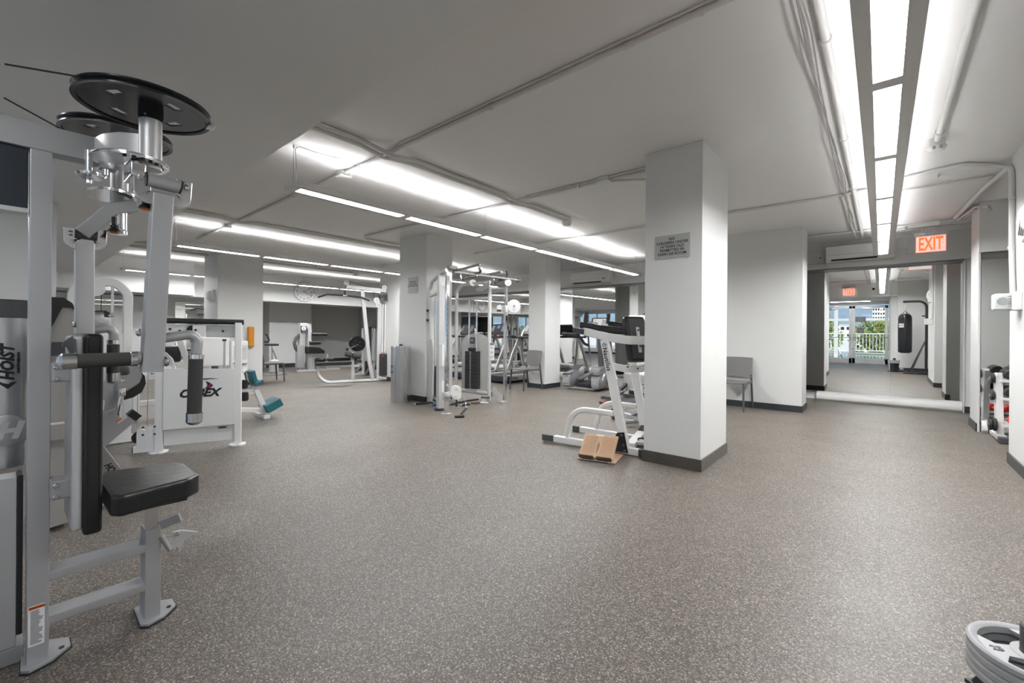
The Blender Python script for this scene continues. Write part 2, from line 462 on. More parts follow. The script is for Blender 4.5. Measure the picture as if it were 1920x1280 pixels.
# ================================================================== light fixtures
def pendant(label, x, y0, n=6, z=2.47, wires=(0, 2.5, 4.93, 7.2), w=.235, h=.055, pitch=1.21, up=True, group='long fluorescent pendants'):
    L = n*pitch + .06
    t = thing('pendant_light', label, 'light fixture', (x, y0, z), 0, group)
    fw = .062
    b = B()
    b.box((-w/2, 0, 0), (-w/2+fw, L, h), .003); b.box((w/2-fw, 0, 0), (w/2, L, h), .003)
    for k in range(n+1):
        yy = 0 if k == 0 else (L-.07 if k == n else k*pitch-.018)
        b.box((-w/2+fw-.002, yy, 0), (w/2-fw+.002, yy+(.07 if k in (0, n) else .096), h))
    obj('frame', b, 'conduit', t)
    for k in range(n):
        b = B(); y1 = .07 if k == 0 else k*pitch + .078; y2 = (k+1)*pitch - .018 if k < n-1 else L-.07
        b.box((-w/2+fw+.003, y1+.003, .008), (w/2-fw-.003, y2-.003, .016))
        obj('diffuser', b, 'lamp', t, smooth=False)
        if up:
            b = B(); b.box((-w/2+fw+.01, y1, h-.012), (w/2-fw-.01, y2, h-.004))
            obj('uplight_diffuser', b, 'uplamp', t, smooth=False)
    for wy in wires:
        b = B(); b.tube([(0, wy+.03, h), (0, wy+.03, ZC-z-.02)], .0016, 6)
        b.cyl((0, wy+.03, ZC-z-.03), (0, wy+.03, ZC-z), .006, n=10); b.cyl((0, wy+.03, h-.002), (0, wy+.03, h+.02), .008, n=10)
        obj('hanging_wire', b, 'cable', t)
    return t
pendant('wide twin-rail fluorescent fixture running overhead to the exit sign', .017, 1.69)
p1 = pendant('long pendant light passing in front of the two middle pillars', -4.06, 1.69)
p2 = pendant('long pendant light crossing in front of the pillar with the wall alarm', -8.15, 1.69)
p3 = pendant('farthest long pendant light, passing in front of the wall clock', -12.3, 1.69)
# white flex hanging at the near end of the pendants
for x, lb, q in ((-4.06, 'thin white flex drooping to the near end of the middle pendant light', 2.33),
                 (-8.15, 'thin white flex drooping to the near end of the second pendant light', 2.33)):
    b = B(); b.tube(fillet([(x, 1.74, 2.528), (x+.03, 1.74, 2.62), (x+.02, 1.72, 2.86), (x+.01, 1.9, 2.862), (x+.1, 2.1, 2.84), (x+.0, 2.3, 2.85)], .05), .004, 6)
    solo('power_flex', b, 'conduit', lb, 'cable', 'pendant light flexes')

# ================================================================== conduits on the ceiling
def pipe(name, label, pts, r, m='conduit', fil=.06, clips=(), cat='conduit', group='ceiling conduits'):
    b = B(); b.tube(pts, r, 12, fil=fil)
    o = solo(name, b, m, label, cat, group)
    for c, ax in clips:
        k = B(); k.cyl(V(*c)-V(*ax)*.012, V(*c)+V(*ax)*.012, r*1.35, n=12); obj('clip', k, m, o)
    return o
zc = ZC - .022
X1, Y1 = (1, 0, 0), (0, 1, 0)
pipe('ceiling_conduit', 'long white conduit crossing the whole ceiling nearest the camera', [(.9, 2.335, zc), (-9.5, 2.335, zc)], .017, clips=[((x, 2.335, zc), X1) for x in (.3, -.72, -1.1, -1.14, -2.2, -4.0, -5.5, -7.0)])
pipe('ceiling_conduit', 'thin wire conduit running beside the nearest cross conduit', [(.9, 2.30, zc+.01), (-3.3, 2.30, zc+.01)], .006)
pipe('ceiling_conduit', 'white conduit meeting the left side of the pillar with the notice', [(-1.69, 4.26, zc), (-6.85, 4.12, zc), (-7.0, 4.2, zc), (-7.0, 5.25, zc)], .018, clips=[((x, 4.2, zc), X1) for x in (-1.8, -2.6)])
pipe('ceiling_conduit', 'thin conduit paired above the one at the pillar with the notice', [(-1.69, 4.21, zc+.008), (-3.3, 4.17, zc+.008)], .009)
pipe('ceiling_conduit', 'oblique conduit from the ceiling junction box to the notice pillar', [(-2.28, 4.28, zc), (-1.68, 4.65, zc)], .012)
pipe('ceiling_conduit', 'white conduit crossing the ceiling behind the pillar with the notice', [(-.36, 6.44, zc), (-6.5, 6.44, zc)], .016, clips=[((x, 6.44, zc), X1) for x in (-1.2, -4.0)])
pipe('ceiling_conduit', 'curved conduit bending down beside the cables left of the overhead fixture', [(-.10, 6.38, zc), (-.36, 6.38, zc), (-.36, 7.9, zc), (-.33, 9.3, zc-.02)], .018, fil=.14)
pipe('ceiling_conduit', 'conduit from the overhead fixture curving down the near right column', [(0.173,6.152,2.850), (0.591,6.005,2.850), (.90, 6.30, 2.85), (.903, 5.98, 2.72), (.903, 5.96, 1.98), (.903, 5.9, 1.56)], .02, fil=.12, clips=[((.905, 5.97, z), (0, 0, 1)) for z in (2.45, 2.0)] + [((.45, 6.32, 2.85), X1)])
pipe('ceiling_conduit', 'thin conduit just beyond the one that curves down the right column', [(.1, 6.65, zc), (.9, 6.65, zc)], .012, clips=[((x, 6.65, zc), X1) for x in (.55, .85)])
pipe('ceiling_conduit', 'thick slanting conduit from the right column towards the exit sign', [(.92, 6.22, 2.80), (.86, 7.1, 2.83), (.78, 8.6, 2.84)], .024, fil=.2)
pipe('ceiling_conduit', 'middle of three conduits slanting over the niche column', [(.99, 7.88, 2.79), (.90, 7.95, 2.83), (.82, 8.75, 2.845)], .016, fil=.1)
pipe('ceiling_conduit', 'rightmost of three conduits slanting over the niche column', [(1.02, 7.88, 2.76), (.90, 8.15, 2.82), (.87, 8.75, 2.845)], .016, fil=.1)
pipe('ceiling_conduit', 'conduit crossing the ceiling just in front of the exit sign', [(-2.9, 8.80, zc), (.90, 8.80, zc)], .016, clips=[((x, 8.80, zc), X1) for x in (-.7, .2, .75)])
pipe('ceiling_conduit', 'thin conduit along the ceiling above the exit sign', [(.1, 9.2, zc), (2.3, 9.2, zc)], .013, clips=[((.8, 9.2, zc), X1)])
# pairs of cable tubes that hop over the cross conduits
def twin(label, x, y0, y1, m='conduit', hops=()):
    for k, dx in enumerate((-.045, .045)):
        pts = [(x+dx, y0, zc)]
        for h in hops:
            if k: pts += [(x+dx, h-.26, zc), (x+dx+.03, h, zc-.05), (x+dx, h+.26, zc)]
            else: pts += [(x+dx, h-.26, zc), (x+dx-.05, h, zc-.012), (x+dx, h+.26, zc)]
        pts.append((x+dx, y1, zc))
        pipe('ceiling_conduit', label[k], pts, .020, m, fil=.12)
twin(('left of the twin conduits that fork over the cross conduits', 'right of the twin conduits that fork over the cross conduits'), -3.5, 1.0, 5.35, 'greyl' if 'greyl' in M else 'conduit', (2.335, 4.2))
twin(('left of the twin conduits between the second and third pendant lights', 'right of the twin conduits between the second and third pendant lights'), -7.35, 1.0, 5.4, 'conduit', (2.335,))
pipe('ceiling_conduit', 'straight conduit running over the far left bay to a detector', [(-11.3, 1.0, zc), (-11.3, 6.4, zc)], .022)
pipe('ceiling_conduit', 'second straight conduit running over the far left bay', [(-10.8, 1.0, zc), (-10.8, 7.4, zc)], .022)
pipe('ceiling_conduit', 'left cable bundle tube beside the wide overhead fixture', [(-.25, 1.2, zc), (-.245, 9.3, zc)], .024, clips=[((-.25, y, zc), Y1) for y in (3.0, 4.6, 6.2)])
b = B()
for k in range(3):
    pts = []; rnd = random.Random(k+3)
    y = 1.3
    while y < 9.2:
        pts.append((-.30-.028*abs(math.sin(y*1.1+k))-.01*k, y, zc-.004-.010*k*abs(math.sin(y*2+k)))); y += .22
    b.tube(pts, .005, 6)
solo('cable_bundle', b, 'cable', 'loose grey cables tied along the tube left of the overhead fixture', 'cable')
pipe('ceiling_conduit', 'thick conduit ending at the twin-spot detector right of the overhead fixture', [(.355, 1.2, zc), (.355, 5.12, zc)], .022, clips=[((.355, 4.95, zc), Y1)])

def detector(label, x, y, z=ZC, r=.06):
    t = thing('heat_detector', label, 'detector', (x, y, z), 0, 'ceiling detectors')
    obj('mounting_box', B().box((-.05, -.05, -.055), (.05, .05, 0), .006), 'whitep', t)
    obj('sensor_head', B().lathe((0, 0, -.055), (0, 0, -1), [(r*1.1, 0), (r*1.1, .012), (r*.85, .035), (r*.5, .045), (0, .045)], 24, False), 'whitep', t)
    return t
d = detector('white detector ending the thick conduit right of the overhead fixture', .355, 5.2)
for s in (-1, 1): obj('spot', B().cyl((s*.022, -.066, -.068), (s*.022, -.05, -.085), .010, n=12), 'cable', d)
detector('white dome detector at the far end of the twin conduits', -3.55, 5.42)
detector('small detector on the conduit above the far left bay', -11.3, 6.5)
def junction(label, x, y, w=.13):
    t = thing('junction_box', label, 'junction box', (x, y, ZC), 0, 'ceiling junction boxes')
    obj('box_body', B().box((-w/2+.012, -.05, -.045), (w/2-.012, .05, 0), .004), 'whitep', t)
    obj('cover_plate', B().box((-w/2, -.062, -.052), (w/2, .062, -.045), .002), 'whitep', t)
junction('junction box on the cross conduit near the middle pendant light', -4.33, 2.345)
junction('junction box on the cross conduit near the second pendant light', -7.9, 2.335)
junction('junction box left of the pillar with the notice', -2.29, 4.22, .15)
junction('junction box on the conduit in front of the exit sign', .18, 9.0, .2)

# flat fill lamps added under the lowered ceiling to brighten the near end
for k, x in enumerate((-.9, -3.6, -6.6, -9.8)):
    t = thing('added_fill_lamp', ('added fill lamp under the lowered ceiling, nearest the glass doors', 'added fill lamp above and behind the silver chest machine', 'added fill lamp under the lowered ceiling, by the boxed front pillar', 'added fill lamp under the lowered ceiling, nearest the far left wall')[k], 'light fixture', (x, -.75, ZS), 0, 'added fill lamps by the doors')
    obj('fill_lamp_frame', B().box((-.62, -.17, -.03), (.62, .17, 0), .004), 'conduit', t)
    obj('diffuser', B().box((-.59, -.14, -.034), (.59, .14, -.029)), 'fill_lamp', t, smooth=False)

# ================================================================== chest machine in the left foreground
t = thing('chest_fly_machine', 'silver chest fly machine with two overhead black discs, large in the left foreground', 'gym machine', (-2.29, .09, 0), world=True)
XF = -2.27
b = B()
b.box((-2.345, .069, .012), (-2.2555, .124, 1.8125), .004)                    # main upright
b.box((-2.33, -.55, 1.812), (-2.255, .245, 1.905), .004)                  # overhead beam
b.box((-2.32, .245, 1.80), (-2.27, .30, 1.87), .008)
obj('upright', b, 'silver', t)
b = B(); b.box((-2.345, .12, 0.285), (-2.257, .392, 0.319), .004); obj('rail', b, 'silver', t)
b = B(); b.box((-2.345, .12, 0.130), (-2.257, .392, 0.160), .004); obj('rail', b, 'silver', t)
b = B(); b.box((-2.345, .388, .012), (-2.256, .440, .375), .004); obj('seat_post_sleeve', b, 'silver', t)
b = B(); b.box((-2.315, .392, .36), (-2.268, .434, .53), .005); obj('seat_post', b, 'chrome', t)
def footplate(c, name='foot'):
    x, y = c; poly = [(x-.10, y-.035), (x+.055, y-.04), (x+.075, y-.02), (x+.055, y+.035), (x+.0, y+.085), (x-.06, y+.085), (x-.10, y+.03)]
    f = obj(name, B().prism([V(a, q, .006) for a, q in poly], V(0, 0, 0), V(0, 0, .009)), 'silver', t)
    obj('rubber_pad', B().prism([V(x+(a-x)*1.06, y+(q-y)*1.06, 0) for a, q in poly], V(0, 0, 0), V(0, 0, .007)), 'rubber', f)
    obj('bolt', B().cyl((x+.0, y+.062, .014), (x+.0, y+.062, .018), .008, n=12), 'black', f)
footplate((-2.29, .096)); footplate((-2.29, .412))
# adjustment lever and gas strut
b = B(); b.bar([(-2.27, .44, .378), (-2.24, .50, .40)], .02, .035, .003)
obj('lever_arm', b, 'silver', t)
b = B(); P = [(-2.235,0.474,0.346), (-2.235,0.501,0.345), (-2.235,0.561,0.319), (-2.235,0.515,0.301), (-2.235,0.497,0.259), (-2.235,0.479,0.264), (-2.235,0.477,0.304)]
b.prism(P, (0, 0, 0), (-.008, 0, 0)); lv = obj('seat_lever', b, 'silverl', t)
for q in ((-2.235,0.488,0.334), (-2.235,0.488,0.272)): obj('bolt', B().bolt(q, (1, 0, 0)), 'steel', lv)
b = B(); b.cyl((-2.26, .44, .335), (-2.250,0.469,0.269), .011); b.cyl((-2.250,0.469,0.269), (-2.240,0.489,0.272), .004); obj('gas_strut', b, 'steel', t)
# seat
def cushion(pts_xy, z0, z1, bev=.022, seg=4):
    b = B(); bm = b.bm
    lo = [bm.verts.new((x, y, z0)) for x, y in pts_xy]; hi = [bm.verts.new((x, y, z1)) for x, y in pts_xy]
    n = len(lo); bm.faces.new(list(reversed(lo))); bm.faces.new(hi)
    for i in range(n): bm.faces.new([lo[i], lo[(i+1) % n], hi[(i+1) % n], hi[i]])
    bmesh.ops.bevel(bm, geom=bm.edges[:], offset=bev, segments=seg, profile=.6, affect='EDGES')
    return b
st = obj('seat', cushion([(-2.46, .262), (-2.10, .262), (-2.065, .285), (-2.11, .50), (-2.15, .545), (-2.38, .545), (-2.43, .52), (-2.49, .30)], .512, .590, .018), 'vinyl', t)
b = B(); b.box((-2.42, .29, .497), (-2.14, .50, .513)); obj('seat_plate', b, 'black', st)
# back pad with steel backing plate
b = B(); b.box((-2.44, .198, .448), (-2.150, .250, 1.168), .014, 3); bp = obj('back_pad', b, 'vinyl', t)
b = B(); b.box((-2.43, .170, .47), (-2.160, .200, 1.16), .012, 3); obj('backing_plate', b, 'silverl', bp)
b = B(); b.tube([(-2.148, .207, .47), (-2.148, .207, 1.15)], .0015, 6); b.tube([(-2.148, .243, .47), (-2.148, .243, 1.15)], .0012, 6); obj('seam', b, 'black', bp)
b = B(); P = [(-2.140,0.169,1.160), (-2.140,0.158,1.151), (-2.140,0.146,1.138), (-2.140,0.143,1.125), (-2.140,0.155,1.120), (-2.140,0.162,1.101), (-2.140,0.173,1.072), (-2.140,0.173,1.137)]
b.prism(P, (0, 0, 0), (-.02, 0, 0)); obj('torn_vinyl', b, 'charc', bp)
for z in (.615, 1.03):
    q = obj('pad_bracket', B().box((-2.285, .122, z-.032), (-2.205, .182, z+.036), .006), 'silver', t)
    for dz in (-.02, .02): obj('bolt', B().bolt((-2.205, .135, z+dz), (1, 0, 0)), 'steel', q)
# black cover panel under the beam and the lower weight stack cover
obj('stack_cover', B().box((-2.32, -.55, 1.60), (-2.262, .066, 1.808), .004), 'navy', t)
obj('cover_trim', B().box((-2.33, -.55, 1.585), (-2.255, .067, 1.60)), 'silverl', t)
lp = obj('lower_cover', B().box((-2.42, -.55, .06), (-2.33, .048, .66), .004), 'silverl', t)
obj('edge_trim', B().box((-2.415, .048, .10), (-2.325, .062, .665), .002), 'black', lp)
obj('base_frame', B().box((-2.42, -.55, .0), (-2.33, .066, .06), .004), 'silver', t)
# round cover with cap, logo and badge
cx, cy = -2.62, .012
rc = obj('round_cover', B().lathe((cx, cy, .66), (0, 0, 1), [(.115, 0), (.115, .57)], 48), 'steel', t)
obj('cap', B().lathe((cx, cy, 1.225), (0, 0, 1), [(.118, 0), (.118, .062), (.112, .07), (0, .07)], 48, False), 'charc', rc)
# logo on the cylinder, wrapped: reads upwards
def wrap(b, c, r):
    for v in b.bm.verts:
        a = v.co.x/r; rr = r + v.co.z; h = v.co.y
        v.co = Vector((c[0]+rr*math.cos(a+LA), c[1]+rr*math.sin(a+LA), c[2]+h))
    return b
LA = .12
def rot90(b, ang=90):
    b.bm.transform(Matrix.Rotation(R(ang), 4, 'Z')); return b
lg = text_bm('HOIST', .046, (0, 0, 0), (1, 0, 0), (0, 1, 0), .0012, bold=.0024, shear=.25)
obj('logo', wrap(rot90(lg), (cx, cy, 1.055), .116), 'ink', rc)
lg = text_bm('HOISTFITNESS.COM', .009, (.0, -.028, 0), (1, 0, 0), (0, 1, 0), .0010, bold=.0006)
obj('logo_line', wrap(rot90(lg), (cx, cy, 1.055), .116), 'ink', rc)
b = B(); b.loops([[V(x, y, -.0008) for x, y in [(-.098, 0), (-.072, -.024), (-.070, .028)]], [V(x, y, .0010) for x, y in [(-.098, 0), (-.072, -.024), (-.070, .028)]]])
obj('logo_arrow', wrap(rot90(b), (cx, cy, 1.055), .116), 'ink', rc)
bd = obj('badge', B().lathe((cx+.118, cy+.012, .80), (1, .1, 0), [(.062, 0), (.062, .010), (.055, .014), (0, .014)], 36, False), 'steel', t)
obj('badge_letter', text_bm('H', .085, (cx+.134, cy+.013, .80), (-.1, 1, 0), (0, 0, 1), .003, bold=.004, shear=.3), 'silverl', bd)
# warning label on the upright foot
wlb = obj('warning_label', B().box((-2.2562, .073, .075), (-2.2542, .113, .215)), 'paper', t)
obj('warning_band', B().box((-2.2545, .0745, .203), (-2.2536, .1115, .2135)), 'orange', wlb)
obj('warning_word', text_bm('WARNING', .008, (-2.2534, .095, .2083), (0, 1, 0), (0, 0, 1), .0003, bold=.0003), 'ink', wlb)
b = B(); rnd = random.Random(4)
z = .197
while z > .08:
    b.box((-2.2545, .079, z-.0009), (-2.2539, .079+rnd.uniform(.018, .031), z+.0009)); z -= .0042
obj('label_text', b, 'ink', wlb)

# ---- overhead pivots
def big_disc(name, c, r, hub_z0):
    # grooved pulley disc with four curved slots
    t0 = bmesh.new(); n = 64
    th = .007
    b = B()
    # web with slots: ring sectors
    slots = [(R(a0), R(a0+26)) for a0 in (20, 110, 200, 290)]
    ri, ro = .50*r, .66*r
    angs = sorted(set([2*PI*i/n for i in range(n)] + [a for s_ in slots for a in s_]))
    bm = b.bm
    def inslot(a): return any(s0-1e-6 <= a <= s1+1e-6 for s0, s1 in slots)
    radii = [0.02, ri, ro, r*.93]
    for zz, flip in ((0, True), (th, False)):
        G = [[bm.verts.new((c[0]+q*math.cos(a), c[1]+q*math.sin(a), c[2]+zz)) for q in radii] for a in angs]
        for i in range(len(angs)):
            j = (i+1) % len(angs); am = (angs[i] + (angs[j] if j else 2*PI))/2
            for k in range(3):
                if k == 1 and inslot(am): continue
                f = [G[i][k], G[i][k+1], G[j][k+1], G[j][k]]
                bm.faces.new(f)
    o = obj(name, b, 'gloss', t)
    b = B(); b.loops_closed([(V(c[0], c[1], c[2]+h), q) for q, h in ((r*.93, -.004), (r, -.006), (r, -.001), (r*.95, .006), (r, .014), (r, .019), (r*.93, .016))], V(0, 0, 1), 72)
    obj('rim', b, 'gloss', o)
    for s0, s1 in slots:
        b = B()
        for q in (ri, ro):
            bm = b.bm; A = [s0+(s1-s0)*k/8 for k in range(9)]
            lo = [bm.verts.new((c[0]+q*math.cos(a), c[1]+q*math.sin(a), c[2])) for a in A]; hi = [bm.verts.new((c[0]+q*math.cos(a), c[1]+q*math.sin(a), c[2]+th)) for a in A]
            for k in range(8): bm.faces.new([lo[k], lo[k+1], hi[k+1], hi[k]])
            if q == ri: e0, e1 = (lo[0], hi[0]), (lo[-1], hi[-1])
            else: bm.faces.new([e0[0], e0[1], hi[0], lo[0]]); bm.faces.new([e1[0], e1[1], hi[-1], lo[-1]])
        obj('slot_edge', b, 'black', o)
    return o
dn = V(-2.065, .348, 1.992)
df = V(-2.50, .330, 2.005)
dd = big_disc('pulley_disc', dn, .198, 1.7)
obj('cable_anchor', B().box((-2.04, .525, 1.978), (-2.00, .552, 1.998), .003), 'steel', dd)
big_disc('pulley_disc', df, .185, 1.7)
nx, ny = -2.065, .362
b = B(); b.cyl((nx, ny, 1.775), (nx, ny, 1.965), .034, n=28); obj('pivot_shaft', b, 'silverl', t)
b = B(); b.cyl((nx, ny, 1.955), (nx, ny, 1.992), .037, n=28); obj('shaft_collar', b, 'gloss', t)
fx, fy = -2.50, .335
b = B(); b.cyl((fx, fy, 1.70), (fx, fy, 2.003), .030, n=24); obj('pivot_shaft', b, 'silverl', t)
# curved housing between beam and pivots
b = B()
arc = [(-2.29, .235), (-2.24, .238), (-2.18, .25), (-2.12, .285), (-2.08, .335), (-2.07, .36)]
b.sweep([V(x, y, 1.865) for x, y in arc], rrect(.012, .075, .003), up=(0, 0, 1)); b.cyl((-2.20, .262, 1.815), (-2.20, .262, 1.90), .018)
obj('curved_housing', b, 'silverl', t)
# slotted cam plates
def cam_plate(poly, z, name='cam_plate'):
    b = B(); b.prism([V(x, y, z) for x, y in poly], (0, 0, 0), (0, 0, .010))
    bmesh.ops.bevel(b.bm, geom=[e for e in b.bm.edges if abs(e.verts[0].co.z-e.verts[1].co.z) < 1e-5], offset=.003, segments=2, affect='EDGES')
    return obj(name, b, 'chrome', t)
def ell(cx, cy, rx, ry, n=28, a0=0): return [(cx+rx*math.cos(2*PI*k/n+a0), cy+ry*math.sin(2*PI*k/n+a0)) for k in range(n)]
c1 = cam_plate(ell(-2.10, .312, .125, .112), 1.790)
b = B()
for k in range(7): b.cyl((-2.10+.098*math.cos(R(-20+16*k)), .312+.088*math.sin(R(-20+16*k)), 1.786), (-2.10+.098*math.cos(R(-20+16*k)), .312+.088*math.sin(R(-20+16*k)), 1.8015), .006, n=10)
obj('index_hole', b, 'black', c1)
b = B(); b.cyl((-2.060,0.241,1.739), V(*(-2.060,0.241,1.739))-V(0, 0, .02), .009, n=12); obj('bolt', b, 'steel', c1)
cam_plate(ell(-2.44, .30, .12, .082), 1.735)
cam_plate(ell(-2.14, .212, .05, .042), 1.723)
b = B(); b.cyl((-2.14, .205, 1.733), (-2.14, .205, 1.815), .010, n=14); b.cyl((-2.14, .205, 1.70), (-2.14, .205, 1.72), .009, n=8); obj('stop_pin', b, 'steel', t)
b = B(); b.cyl((-2.10, .345, 1.70), (-2.10, .345, 1.80), .024, n=24); b.cyl((-2.10, .345, 1.690), (-2.10, .345, 1.702), .030, n=24)
b.box((-2.16, .30, 1.73), (-2.02, .345, 1.786), .008); obj('hub_block', b, 'chrome', t)
# near roller in its U bracket
b = B(); b.cyl((-2.030,0.345,1.727), (-2.030,0.445,1.723), .025, n=26); rl = obj('roller', b, 'silver', t)
b = B()
b.cyl((-2.030,0.341,1.728), (-2.030,0.346,1.728), .0262, n=26); b.cyl((-2.030,0.442,1.724), (-2.030,0.448,1.723), .0262, n=26)
obj('roller_band', b, 'black', rl)
b = B(); b.bar([(-2.030,0.333,1.746), (-2.030,0.334,1.665), (-2.030,0.453,1.672), (-2.030,0.457,1.750)], .05, .010, .003, up=(1, 0, 0), fil=.018)
ub = obj('arm_bracket', b, 'chrome', t)
obj('bolt', B().lathe((-2.030,0.327,1.729), (0, -1, 0), [(.013, -.006), (.013, .004), (.006, .009), (0, .009)], 14, False), 'steel', ub); obj('bolt', B().lathe((-2.030,0.462,1.727), (0, 1, 0), [(.013, -.006), (.013, .004), (.006, .009), (0, .009)], 14, False), 'steel', ub)
# near press arm
b = B(); b.bar([(-2.050,0.394,1.683), (-2.050,0.367,1.030)], .062, .062, .004, up=(1, 0, 0)); na = obj('press_arm', b, 'silver', t)
obj('bolt', B().bolt((-2.020,0.330,1.174), (0, -1, 0), .014, .012), 'steel', na); obj('bolt', B().bolt((-2.020,0.400,1.063), (0, 1, 0), .014, .012), 'steel', na)
def knob(p, s=1.0):
    k = obj('pull_knob', B().lathe(p, (0, 0, -1), [(.009, -.03), (.009, 0), (.013, .004), (.012, .012), (.022, .026), (.022, .031), (0, .031)], 24, False), 'gloss', t)
    obj('knob_tip', B().lathe(V(*p)-V(0, 0, .031), (0, 0, -1), [(.014, 0), (.012, .004), (0, .005)], 18, False), 'orange', k)
knob((-2.080,0.353,1.662)); knob((-2.330,0.298,1.601))
# horizontal grip of the near arm (points back toward the upright)
def grip(p0, p1, cap0=True, r=.0225, flip=False):
    p0, p1 = V(*p0), V(*p1); d = (p1-p0).normalized(); L = (p1-p0).length
    g = obj('grip', B().cyl(p0+d*.0, p1, r, n=28, bev=.003), 'foam', t)
    obj('grip_collar', B().cyl(p0-d*.018, p0+d*.003, r*1.08, n=28, bev=.002), 'chrome', g)
    obj('end_cap', B().lathe(p1-d*.002, d, [(r*1.12, 0), (r*1.12, .034), (r*.95, .040), (r*.55, .046), (0, .048)], 28, False), 'steel', g)
    return g
g = grip((-2.050,0.310,1.079), (-2.050,0.169,1.077), r=.0245)
obj('bolt', B().cyl((-2.050,0.335,1.081), (-2.050,0.324,1.082), .024, n=20), 'silver', g)
# bent tube and hanging grip of the near arm
b = B(); b.tube([(-2.060,0.402,1.153), (-2.060,0.513,1.172), (-2.060,0.507,1.092)], .0185, 18, fil=.055); obj('bent_handle', b, 'silver', t)
grip((-2.060,0.506,1.073), (-2.060,0.502,0.857), r=.0245)
# far arm
b = B(); b.bar([(-2.420,0.375,1.708), (-2.420,0.301,1.679), (-2.420,0.213,1.560)], .05, .058, .006, up=(1, 0, 0), fil=.08); obj('upper_arm', b, 'silver', t)
b = B(); b.cyl((-2.42, .325, 1.60), (-2.42, .325, 1.70), .026, n=24); b.cyl((-2.42, .325, 1.58), (-2.42, .325, 1.592), .028, n=24); obj('arm_pivot', b, 'chrome', t)
b = B(); b.bar([(-2.420,0.188,1.579), (-2.420,0.188,1.523), (-2.420,0.261,1.529), (-2.420,0.263,1.590)], .05, .010, .003, up=(1, 0, 0), fil=.012); ub = obj('arm_bracket', b, 'chrome', t)
b = B(); b.lathe((-2.420,0.182,1.559), (0, -1, 0), [(.012, -.006), (.012, .004), (.005, .010), (0, .010)], 14, False); obj('bolt', b, 'steel', ub)
b = B(); b.cyl((-2.420,0.194,1.561), (-2.420,0.258,1.559), .020, n=20); obj('roller', b, 'charc', t)
b = B(); b.bar([(-2.430,0.223,1.525), (-2.430,0.224,1.167)], .055, .056, .004, up=(1, 0, 0)); fa = obj('press_arm', b, 'silverl', t)
obj('bolt', B().bolt((-2.400,0.197,1.203), (0, -1, 0), .012, .01), 'steel', fa)
b = B(); b.tube([(-2.440,0.243,1.179), (-2.440,0.314,1.192), (-2.440,0.312,1.134)], .0165, 16, fil=.045); obj('bent_handle', b, 'silver', t)
grip((-2.440,0.312,1.125), (-2.440,0.311,1.003), r=.0205)
# steel cables running off to the weight stack
b = B(); b.tube([(-2.000,0.009,1.972), (-2.000,0.179,2.009), (-2.000,0.264,2.031)], .003, 8); obj('steel_cable', b, 'black', t)
b = B(); b.tube([(-2.450,0.010,2.027), (-2.470,0.163,1.970)], .003, 8); obj('steel_cable', b, 'black', t)

# ================================================================== things on walls and pillars
def wall_sign(label, c, ux, w, h, lines, size, m='signg', line=1.0, dz=0):
    ux = V(*ux); nrm = ux.cross(V(0, 0, 1)); c = V(*c)
    t = thing('wall_sign', label, 'sign', c, world=True)
    b = B(); b.plate([(-w/2, -h/2), (w/2, -h/2), (w/2, h/2), (-w/2, h/2)], c + nrm*.003, ux, (0, 0, 1), .006); obj('sign_plate', b, m, t)
    obj('lettering', text_bm(lines, size, c + nrm*.0068 + V(0, 0, dz), ux, (0, 0, 1), .0005, bold=size*.018, line=line), 'ink', t)
    return t
wall_sign('grey notice about children under 14 on the nearest pillar', (-1.441,3.923,1.978), (1, 0, 0), .315, .21, 'NO\nCHILDREN UNDER\n14 YEARS OLD\nPERMITTED IN\nEXERCISE ROOM', .034, line=.98)
wall_sign('small grey notice about cell phones on the pillar behind the cable machine', (-6.259,4.698,2.020), (1, 0, 0), .27, .27, 'PLEASE NO\nCELL PHONE\nCONVERSATIONS', .036, line=1.0, dz=.02)

# wall clock
cx, cy_, cz = XW, 6.06, 2.42
t = thing('wall_clock', 'round wall clock on the beam over the far left bay', 'clock', (cx, cy_, cz), world=True)
A = V(1, 0, 0); C0 = V(cx, cy_, cz)
r = .31
obj('rim', B().loops_closed([(C0+A*h, q) for q, h in ((r, 0), (r, .03), (r*.97, .045), (r*.9, .04), (r*.9, 0))], A, 64), 'steel', t)
face = obj('clock_face', B().lathe(C0, A, [(r*.91, 0), (r*.91, .02), (0, .02)], 56, False), 'paper', t)
for k in range(1, 13):
    a = PI/2 - 2*PI*k/12; p = C0 + A*.0215 + V(0, math.cos(a)*r*.70, math.sin(a)*r*.70)
    obj('numeral', text_bm(str(k), .066, p, (0, 1, 0), (0, 0, 1), .0006, bold=.0012), 'ink', face)
b = B()
for k in range(60):
    a = 2*PI*k/60; u = V(0, math.cos(a), math.sin(a)); L = .03 if k % 5 == 0 else .014
    b.bar([C0+A*.021+u*(r*.87-L), C0+A*.021+u*r*.87], .004, .002, 0, up=(1, 0, 0))
o = obj('minute_marks', b, 'ink', face); o['kind'] = 'stuff'
def hand(name, ang, L, w):
    a = PI/2 - R(ang); u = V(0, math.cos(a), math.sin(a)); b = B(); b.bar([C0+A*.026-u*.04, C0+A*.026+u*L], w, .002, 0, up=(1, 0, 0)); obj(name, b, 'ink', t)
hand('hour_hand', 125, .15, .012); hand('minute_hand', 57, .23, .009)

